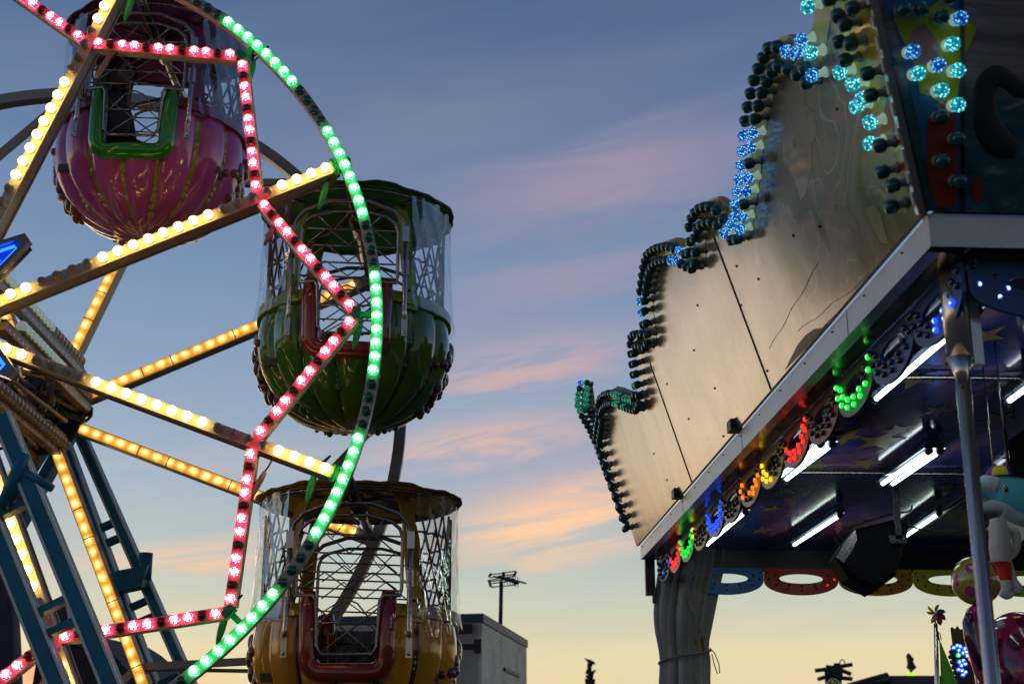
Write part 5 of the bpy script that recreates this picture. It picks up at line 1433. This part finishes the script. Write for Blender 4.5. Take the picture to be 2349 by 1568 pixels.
mb = MB(); q = at(2345, 1640, Yp+.12); mb.lathe([(.22, 0), (.22, .05), (.16, .10), (.15, q.z-.05)], 24, 0, Matrix.Translation(V((q.x, q.y, 0)))); mb.build('plinth', M['dark_steel'], fig)

# amber lamps under a shelf at the right edge of the stall
mb = MB(); a, b2, c_ = at(2262, 1210, 6.0), at(2310, 1268, 6.0), at(2400, 1195, 6.0); d_ = at(2349, 1150, 6.0)
sh = [a, b2, c_, d_]; mb.add(sh+[p+V((0, .02, .012)) for p in sh], [(0, 1, 2, 3), (7, 6, 5, 4)]+[(i, 4+i, 4+(i+1) % 4, (i+1) % 4) for i in range(4)])
sg = mb.build('hanging_mirror', M['chrome']); tag(sg, 'tilted mirror-faced panel hanging under the blue dolphin', 'mirror')
mb = MB(); mb.tube([d_, (d_.x, d_.y, CZ)], .004, 6); mb.tube([a, (a.x, a.y, CZ)], .004, 6); mb.build('hanging_cord', M['black_rubber'], sg)
al = empty('amber_lamp_cluster', at(2330, 1250, 6.3), 'row of amber flower-shaped lamps at the right edge under the ceiling', 'lamp')
M['amber_glow'] = glow('amber_glow', (1, .28, .02), 1.6, (1, .75, .3), 4, (.5, .2, .02))
for (x, y) in ((2303, 1251), (2329, 1243), (2352, 1228), (2318, 1228)):
    mb = MB(); p = at(x, y, 6.3)
    for i in range(8):
        a = 2*pi*i/8; mb.sphere(p+V((.018*cos(a), .018*sin(a), 0)), .009, 8, 5, 0, (1, 1, .6))
    mb.sphere(p, .012, 8, 6); mb.build('lamp_flower', M['amber_glow'] if y > 1240 else M['cap_off'], al)
mb = MB(); mb.bar(at(2290, 1240, 6.32)+UP*.02, at(2420, 1205, 6.32)+UP*.02, UP, .05, .012); mb.tube([at(2330, 1230, 6.32)+UP*.02, V((at(2330, 1230, 6.32).x, 6.32, CZ))], .008, 6); mb.build('lamp_rail', M['dark_steel'], al)

# ================================================================== beyond
# pinwheel on a silver pole with a green pennant
Yw = 7.6
ppt = at(2146, 1425, Yw); pw = empty('pinwheel_pole', (ppt.x, Yw, 0), 'silver pole topped by a rainbow pinwheel', 'pinwheel')
mb = MB(); base = at(2136, 1568, Yw); mb.tube([(ppt.x, Yw, ppt.z-.01), (ppt.x-.02, Yw, base.z), (ppt.x-.03, Yw, 0)], [.010, .013, .016], 10); mb.build('pole', M['chrome'], pw)
hubp = at(2145, 1405, Yw); mb = MB(); mb.tube([(ppt.x, Yw, ppt.z-.02), hubp+V((0, .01, 0))], .004, 6); mb.sphere(hubp-V((0, .012, 0)), .009, 8, 6); mb.build('hub', M['white_paint'], pw)
k_ = (at(2245, 1405, Yw)-hubp).length/100
for (dx, dy, cl) in ((-13, -14, (.5, .34, .02)), (10, -17, (.32, .38, .02)), (22, -2, (.0, .20, .30)), (20, 14, (.10, .04, .26)), (9, 25, (.35, .02, .03)), (-9, 20, (.30, .17, .13)), (-17, -2, (.45, .12, .02))):
    d = V((dx*k_, 0, -dy*k_)); nn = V((-d.z, 0, d.x)).normalized(); L = d.length*1.15; dn = d.normalized()
    mb = MB(); pts = [V((0, 0, 0)), dn*L*.35+nn*L*.30-V((0, .012, 0)), dn*L*.8+nn*L*.24+V((0, -.004, 0)), dn*L+nn*.0, dn*L*.78-nn*L*.10+V((0, .008, 0)), dn*L*.35-nn*L*.10+V((0, .006, 0))]
    mb.add([hubp+p for p in pts]+[hubp+p+V((0, .002, 0)) for p in pts], [tuple(range(6)), tuple(range(6, 12))[::-1]]+[(i, 6+i, 6+(i+1) % 6, (i+1) % 6) for i in range(6)])
    mb.build('petal', thin_mat('petal', tuple(min(.9, c*1.8) for c in cl)), pw)
mb = MB(); vs = []; n = 14
for j in range(n+1):
    f = j/n; z0 = at(2150, 1468, Yw).z; z1 = at(2150, 1640, Yw).z; z = z0+(z1-z0)*f
    for i in range(7):
        g_ = i/6; wd = (.004+.145*f)
        vs.append((ppt.x+.008-.012*f+wd*g_, Yw-.01+.02*sin(g_*5+f*3)*f, z-.03*g_*f))
mb.add(vs, [(j*7+i, j*7+i+1, (j+1)*7+i+1, (j+1)*7+i) for j in range(n) for i in range(6)], 0, True)
fl_ = mb.build('pennant', thin_mat('pennant_green', (.12, .46, .03))); tag(fl_, 'tall green pennant hanging from the pinwheel pole', 'flag')
mb = MB(); p = at(2150, 1468, Yw); mb.tube([p+V((.006, -.01, 0)), p+V((.004, -.01, .03)), p+V((-.004, -.012, .075)), p+V((.0, -.012, .09))], .005, 6); mb.tube([p+V((0, -.01, .05)), p+V((.016, -.01, .03)), p+V((.018, -.01, 0))], .0025, 6); mb.build('pennant_cord', M['black_rubber'], fl_)

# lamp board of another ride
Yl = 8.6; lb = empty('lamp_board', at(2215, 1600, Yl), 'lamp board of a farther ride with blue and orange lamps and a painted fringe', 'light sign')
mb = MB(); q = [(2180, 1480), (2198, 1470), (2222, 1475), (2240, 1500), (2262, 1530), (2270, 1560), (2240, 1570), (2205, 1572), (2185, 1530)]; n_ = len(q)
mb.add([at(x, y, Yl) for x, y in q]+[at(x, y, Yl+.1) for x, y in q], [tuple(range(n_)), tuple(range(n_, 2*n_))[::-1]]+[(i, n_+i, n_+(i+1) % n_, (i+1) % n_) for i in range(n_)]); mb.build('board', M['dark_steel'], lb)
mb = MB(); q = [(2180, 1440), (2184, 1436), (2190, 1442), (2196, 1434), (2203, 1443), (2212, 1440), (2220, 1452), (2230, 1450), (2240, 1480), (2240, 1505), (2186, 1490)]; n_ = len(q)
mb.add([at(x, y, Yl+.05) for x, y in q]+[at(x, y, Yl+.08) for x, y in q], [tuple(range(n_)), tuple(range(n_, 2*n_))[::-1]]+[(i, n_+i, n_+(i+1) % n_, (i+1) % n_) for i in range(n_)]); mb.build('painted_crest', mat('crest_paint', (.16, .13, .03), .5, 0, 0, .6, 60, dirt=(.2, .05, .08), dirtamt=.8), lb)
pz = at(2220, 1565, Yl); mb = MB(); mb.box((pz.x, Yl+.12, pz.z/2), (.05, 0, 0), (0, .05, 0), (0, 0, pz.z/2)); mb.build('post', M['dark_steel'], lb)
rl2 = random.Random(4)
for (x, y, kk) in [(2187, 1485, 'blue1'), (2195, 1480, 'blue1'), (2203, 1482, 'blue1'), (2211, 1487, 'blue1'), (2198, 1491, 'blue1'), (2208, 1497, 'blue1'), (2216, 1495, 'blue1'), (2218, 1503, 'blue1'), (2199, 1517, 'blue1'), (2208, 1514, 'blue1'), (2214, 1522, 'blue1'), (2204, 1525, 'blue1'), (2197, 1535, 'blue1'), (2206, 1537, 'blue1'), (2214, 1541, 'blue1'), (2208, 1547, 'blue1'),
                   (2197, 1502, 'green1'), (2181, 1495, 'green0'), (2179, 1506, 'green0'), (2183, 1518, 'green0'), (2187, 1530, 'green0'), (2190, 1542, 'green0'), (2196, 1550, 'green0'), (2186, 1507, 'green0'), (2207, 1507, 'green0'),
                   (2228, 1490, 'orange1'), (2226, 1511, 'orange1'), (2238, 1529, 'orange1'), (2251, 1546, 'orange1'), (2236, 1500, 'orange0'), (2245, 1515, 'orange0'), (2255, 1530, 'orange0'), (2231, 1475, 'orange0'), (2240, 1540, 'orange0')]:
    put(FL[kk], 'board_lamp', aim(at(x, y, Yl-.002), V((rl2.uniform(-.3, .1), -1, 0)), rl2.random()*6) @ Matrix.Scale(1.15, 4), lb)

# truck body with a TV aerial
M['truck_side'] = mat('truck_side', (.80, .75, .60), .6, 0, 0, .2, 1.2, .1, 8, dirt=(.16, .13, .09), dirtamt=.6)
M['truck_rear'] = mat('truck_rear', (.55, .46, .41), .6, 0, 0, .15, 1.2, dirt=(.15, .11, .09), dirtamt=.5)
t0_ = at(1106, 1407, 20.0); zt = t0_.z
t1_ = at_z(1208, 1468, zt); d = (t1_-t0_); L = d.length; d.normalize(); s_ = V((-d.y, d.x, 0)); 
if s_.x > 0: s_ = -s_
Wt = 2.5
trk = empty('box_truck', t0_+d*L/2+s_*Wt/2-V((0, 0, zt)), 'weathered pale box truck body with stained sides beyond the orange gondola', 'truck')
mb = MB(); zb = .95; mid = t0_+d*L/2+s_*Wt/2; mb.box((mid.x, mid.y, (zt-.12+zb)/2), d*L/2, s_*Wt/2, UP*(zt-.12-zb)/2); body = mb.build('body', M['truck_side'], trk)
mb = MB(); mb.box((mid.x, mid.y, zt-.055), d*(L/2+.02), s_*(Wt/2+.02), UP*.06); mb.build('roof_rail', mat('truck_blue', (.05, .06, .12), .5), trk)
e0 = t0_+s_*Wt/2; mb = MB(); mb.box((e0.x-d.x*.006, e0.y-d.y*.006, (zt-.14+zb)/2), d*.008, s_*(Wt/2-.07), UP*(zt-.14-zb)/2); rd = mb.build('rear_door', M['truck_rear'], trk)
mb = MB()
for k2 in (.06, .45): mb.box(V((e0.x, e0.y, zt-.42-k2*.1))-d*.02-s_*(Wt/2-.35), d*.012, s_*.30, UP*.018)
mb.box(V((e0.x, e0.y, zt-.44))-d*.03-s_*(Wt/2-.05), d*.03, s_*.05, UP*.09); mb.box(V((e0.x, e0.y, zt-.20))-d*.04-s_*(Wt/2-.25), d*.04, s_*.11, UP*.06)
mb.build('door_hinge', M['black_plastic'], rd)
side_c = lambda f, z: t0_+d*L*f-s_*.012-UP*(zt-z)
mb = MB(); mb.box(side_c(.62, zt-.62), d*L*.18, s_*.015, UP*.025); mb.build('vent_strip', M['black_plastic'], body)
mb = MB(); mb.box(side_c(.66, zt-1.12), d*L*.11, s_*.012, UP*.10); mb.box(side_c(.66, zt-1.01), d*L*.13, s_*.03, UP*.015); mb.build('window', M['white_paint'], body)
mb = MB(); mb.box(side_c(.22, zt-1.35), d*L*.055, s_*.012, UP*.26); mb.build('window', M['black_plastic'], body)
mb = MB(); mb.box((mid.x, mid.y, .75), d*(L/2), s_*(Wt/2-.2), UP*.18); mb.build('chassis', M['dark_steel'], trk)
for f in (.15, .3, .8):
    for sd in (0, 1):
        c = t0_+d*L*f+s_*(.15 if sd == 0 else Wt-.15); mb = MB(); mb.lathe([(.2, -.13), (.48, -.13), (.5, -.1), (.5, .1), (.48, .13), (.2, .13)], 24, 0, aim(V((c.x, c.y, .5)), s_)); mb.build('wheel', M['black_rubber'], trk)
ap = at(1148, 1427, 21.5); at_ = at(1150, 1332, 21.5)
an = empty('television_aerial', (ap.x, ap.y, zt), 'grid television aerial on a thin mast standing on the truck roof', 'aerial')
M['aerial'] = mat('aerial_metal', (.03, .04, .035), .5, .3)
mb = MB(); mb.tube([(ap.x, ap.y, zt+.004), (at_.x, ap.y, at_.z)], .030, 8); mb.build('mast', M['aerial'], an)
k_ = (at(1250, 1332, 21.5)-at_).length/100
def AP(x, y, dy=0): return at(x, y, 21.5+dy)
mb = MB()
for (p, q) in (((1122, 1318), (1183, 1309)), ((1123, 1324), (1181, 1316)), ((1121, 1330), (1180, 1321)), ((1122, 1333), (1180, 1326)), ((1122, 1338), (1180, 1331)), ((1126, 1346), (1181, 1341))): mb.tube([AP(*p), AP(*q)], .009, 5)
for (p, q) in (((1127, 1314), (1121, 1322)), ((1121, 1329), (1126, 1345)), ((1184, 1309), (1179, 1321)), ((1180, 1333), (1182, 1341)), ((1156, 1311), (1152, 1330))): mb.tube([AP(*p), AP(*q)], .02, 5)
mb.build('reflector_grid', M['aerial'], an)
mb = MB(); mb.tube([AP(1146, 1322), AP(1188, 1336, -.3)], .03, 6)
for i in range(7):
    f = i/6; c = AP(1152+36*f, 1324+10*f, -.3*f); mb.tube([c-V((.13, -.05, -.03)), c+V((.13, -.05, -.03))], .008, 5); mb.tube([c-V((.0, 0, .08)), c+V((.0, 0, .08))], .006, 5); mb.tube([c-V((.10, .2, .03)), c+V((.12, .2, .02))], .007, 5)
mb.build('boom', M['aerial'], an)

# floodlight mast in the distance
Yf = 40; fpx = lambda x, y, dy=0: at(x, y, Yf+dy)
fm = empty('floodlight_mast', V((fpx(1353, 1560).x, Yf, 0)), 'distant dark mast with tilted floodlight heads right of the truck', 'mast')
p = fpx(1352, 1520); mb = MB(); mb.tube([(p.x, Yf, 0), (p.x, Yf, p.z)], .06, 8); mb.build('mast', M['aerial'], fm)
for q in ([(1339, 1507), (1347, 1510), (1355, 1512), (1364, 1517), (1366, 1523), (1352, 1523)], [(1342, 1543), (1347, 1532), (1356, 1538), (1369, 1534), (1362, 1545), (1350, 1547)], [(1341, 1555), (1366, 1556), (1364, 1572), (1343, 1572)]):
    n_ = len(q); mb = MB(); mb.add([fpx(*z_) for z_ in q]+[fpx(*z_, .35) for z_ in q], [tuple(range(n_)), tuple(range(n_, 2*n_))[::-1]]+[(i, n_+i, n_+(i+1) % n_, (i+1) % n_) for i in range(n_)]); mb.build('lamp_head', M['aerial'], fm)
mb = MB(); 
for (a, c) in (((1350, 1523), (1349, 1532)), ((1358, 1523), (1353, 1532)), ((1344, 1548), (1350, 1556)), ((1360, 1545), (1358, 1556))): mb.tube([fpx(*a), fpx(*c)], .03, 6)
mb.build('mast_arm', M['aerial'], fm)

# ride roof and its ornaments, lower right
Yr = 25; rp = lambda x, y, dy=0: at(x, y, Yr+dy)
rr_ = empty('ride_roof', V((rp(2180, 1560).x, Yr+2, 0)), 'dark flat-topped ride roof low on the skyline behind the pinwheel', 'roof')
a, b2 = rp(2038, 1547), rp(2420, 1543); zr = a.z
mb = MB(); mb.box(((a.x+b2.x)/2, Yr+2, zr-.12), ((b2.x-a.x)/2, 0, 0), (0, 2, 0), (0, 0, .11)); mb.build('roof_edge', mat('roof_dark', (.10, .09, .10), .6), rr_)
mb = MB(); mb.box(((a.x+b2.x)/2+.1, Yr+2, (zr-.30)/2), ((b2.x-a.x)/2-.15, 0, 0), (0, 1.9, 0), (0, 0, (zr-.26)/2)); mb.build('wall', mat('ride_wall', (.13, .12, .14), .7), rr_)
mb = MB(); c = rp(1945, 1580); mb.tube([a+V((0, 0, -.05)), V((c.x, Yr, c.z))], .10, 8); mb.tube([V((c.x, Yr+.3, c.z)), V((c.x, Yr+.3, 0))], .06, 8); mb.tube([a+V((0, .1, -.2)), V((c.x+.3, Yr, c.z-.1))], .05, 8); mb.build('gable_rail', M['dark_steel'], rr_)
orn_ = empty('roof_finial', rp(2089, 1546, .5), 'dark silhouetted finial figure standing on the ride roof', 'finial')
mb = MB(); mb.tube([rp(2090, 1546, .5), rp(2090, 1538, .5), rp(2091, 1530, .5), rp(2089, 1522, .5), rp(2087, 1512, .5), rp(2084, 1502, .5), rp(2084, 1497, .5)], [.05, .02, .09, .06, .05, .045, .01], 10); mb.sphere(rp(2090, 1511, .5), .05, 8, 6); mb.build('finial', M['aerial'], orn_)
mb = MB()
for i in range(9): mb.sphere(rp(2082+1.9*i, 1544+(i % 2), .4), .025, 8, 5)
mb.build('light_ring', mat('lime_glow', (.3, .5, .02), .4, emit=(.45, 1, .03), estr=1.2), orn_)
hx = empty('antenna_tangle', V((rp(1905, 1560).x, Yr+4, 0)), 'dark cluster of crossed aerials and a box left of the ride roof', 'aerial')
hp = lambda x, y: at(x, y, Yr+4)
mb = MB(); mb.tube([hp(1902, 1532), V((hp(1902, 1568).x, Yr+4, 0))], .10, 8); mb.tube([hp(1920, 1520), V((hp(1922, 1560).x, Yr+4, 0))], .07, 8); mb.build('mast', M['aerial'], hx)
mb = MB()
for (p, q) in (((1870, 1537), (1912, 1532)), ((1895, 1528), (1920, 1532)), ((1876, 1557), (1905, 1548)), ((1912, 1530), (1955, 1523)), ((1922, 1533), (1952, 1545)), ((1905, 1552), (1955, 1556))): mb.tube([hp(*p), hp(*q)], .045, 6)
mb.tube([hp(1932+6*cos(i*pi/6), 1520+8*sin(i*pi/6)) for i in range(12)], .012, 5, closed=True); mb.build('aerial_rod', M['aerial'], hx)
mb = MB(); q = hp(1919, 1541); mb.box(q, (.10, 0, 0), (0, .1, 0), (0, 0, .13)); mb.build('equipment_box', M['aerial'], hx)
dm = MB(); Yk = 9.5; q = at(1913, 1592, Yk); k_ = (at(2013, 1592, Yk)-q).length/100
dm.lathe([(30*k_, -1.0), (32*k_, -.04), (30*k_, 0), (24*k_, 14*k_), (15*k_, 26*k_), (7*k_, 35*k_), (2*k_, 37*k_)], 20, 0, Matrix.Translation(q), .06, 8)
dm.lathe([(.02, -q.z+.02), (.02, -.9)], 10, 0, Matrix.Translation(q))
do_ = dm.build('gold_dome', gel('gold_gel', (.34, .20, .02), (.42, .28, .03))); tag(do_, 'small glossy gold dome poking up at the bottom edge', 'ornament')

# dark tent roof, tarpaulin and beam behind the teal towers
Yt = 14; tp_ = lambda x, y, dy=0: at(x, y, Yt+dy)
tent = empty('tent_roof', V((tp_(210, 1560).x, Yt+1, 0)), 'dark canvas tent roof behind the teal tower at lower left', 'tent')
mb = MB(); q = [tp_(130, 1385), tp_(170, 1400), tp_(215, 1432), tp_(262, 1475), tp_(310, 1525), tp_(325, 1575), tp_(330, 1640), tp_(60, 1640), tp_(60, 1400)]; n_ = len(q)
q = [tp_(90, 1470), tp_(150, 1450), tp_(195, 1452), tp_(230, 1474), tp_(262, 1502), tp_(300, 1545), tp_(318, 1580), tp_(322, 1660), tp_(60, 1660)]
mb.add(q+[p+V((0, 2.5, .1)) for p in q], [tuple(range(n_)), tuple(range(n_, 2*n_))[::-1]]+[(i, n_+i, n_+(i+1) % n_, (i+1) % n_) for i in range(n_)])
mb.build('canopy', mat('tent_dark', (.035, .030, .028), .7, 0, 0, .4, 2, .3, 5), tent)
mb = MB(); p = tp_(150, 1650); mb.tube([(p.x, Yt+.3, 0), (p.x, Yt+.3, p.z)], .05, 8); p = tp_(310, 1650); mb.tube([(p.x, Yt+.3, 0), (p.x, Yt+.3, p.z)], .05, 8); mb.build('tent_pole', M['dark_steel'], tent)
cab = MB(); q = [tp_(118, 1375, -2), tp_(150, 1382, -2), tp_(160, 1440, -2), tp_(150, 1470, -2), tp_(110, 1470, -2)]; n_ = 5
cab.add(q+[p+V((0, .6, 0)) for p in q], [tuple(range(n_)), tuple(range(n_, 2*n_))[::-1]]+[(i, n_+i, n_+(i+1) % n_, (i+1) % n_) for i in range(n_)])
cab.tube([tp_(130, 1470, -1.8), V((tp_(130, 1470, -1.8).x, Yt-1.8, 0))], .05, 8)
co_ = cab.build('lamp_cabinet', M['dark_steel']); tag(co_, 'dark cabinet on a post glimpsed between the teal tower rails', 'cabinet')
# blue rounded tarpaulin
Yb = 8.2; bm = MB(); n, m = 40, 24; vs = []
cx_ = at(-60, 1400, Yb).x; rx = at(78, 1440, Yb).x-cx_; zt_ = at(0, 1195, Yb).z
for j in range(m+1):
    f = j/m; z = zt_*(1-f); ff_ = min(1, f*1.9); r = rx*(.30+.70*sin(pi/2*min(1, (.12+ff_)/1.1)) if f < .55 else 1)
    for i in range(n):
        a = 2*pi*i/n; vs.append((cx_+r*cos(a)*(1+.02*sin(9*a)), Yb+.5*r*sin(a)*(1+.02*sin(9*a)), z))
bm.add(vs, [(j*n+i, (j+1)*n+i, (j+1)*n+(i+1) % n, j*n+(i+1) % n) for j in range(m) for i in range(n)]+[tuple(range(n))], 0, True)
bo2 = bm.build('tarpaulin', mat('tarp_blue', (.010, .035, .12), .5, 0, .1, .3, 3, .3, 10)); tag(bo2, 'dark blue rounded tarpaulin cover behind the front teal tower', 'tarpaulin')
# horizontal beam low between the tower and the orange gondola
bm = MB(); bm.bar(at(325, 1534, 9.0), at(640, 1539, 9.0), UP, .03, .022); a = at(640, 1539, 9.0); bm.tube([a, V((a.x, a.y, 0))], .02, 8); a = at(330, 1534, 9.0); bm.tube([a, V((a.x, a.y, 0))], .02, 8)
hb = bm.build('guard_rail', M['beam_grey']); tag(hb, 'thin grey rail crossing low behind the orange gondola', 'rail')

# ================================================================== camera and render
cam = bpy.data.cameras.new('Camera'); co = bpy.data.objects.new('Camera', cam); COL.objects.link(co)
co.location = (0, 0, EYE); co.rotation_euler = (pi/2+PITCH, 0, 0); cam.lens = 50; cam.sensor_width = 36; cam.clip_end = 2000
cam.dof.use_dof = True; cam.dof.focus_distance = 7.6; cam.dof.aperture_fstop = 4.0; cam.dof.aperture_blades = 8
scene.camera = co
vs_ = scene.view_settings; vs_.view_transform = 'Standard'; vs_.look = 'None'; vs_.exposure = 0; vs_.gamma = 1
cy = scene.cycles; cy.use_denoising = True; cy.max_bounces = 8; cy.transparent_max_bounces = 16; cy.sample_clamp_indirect = 4; cy.caustics_reflective = False; cy.caustics_refractive = False
try: cy.use_light_tree = True
except Exception: pass
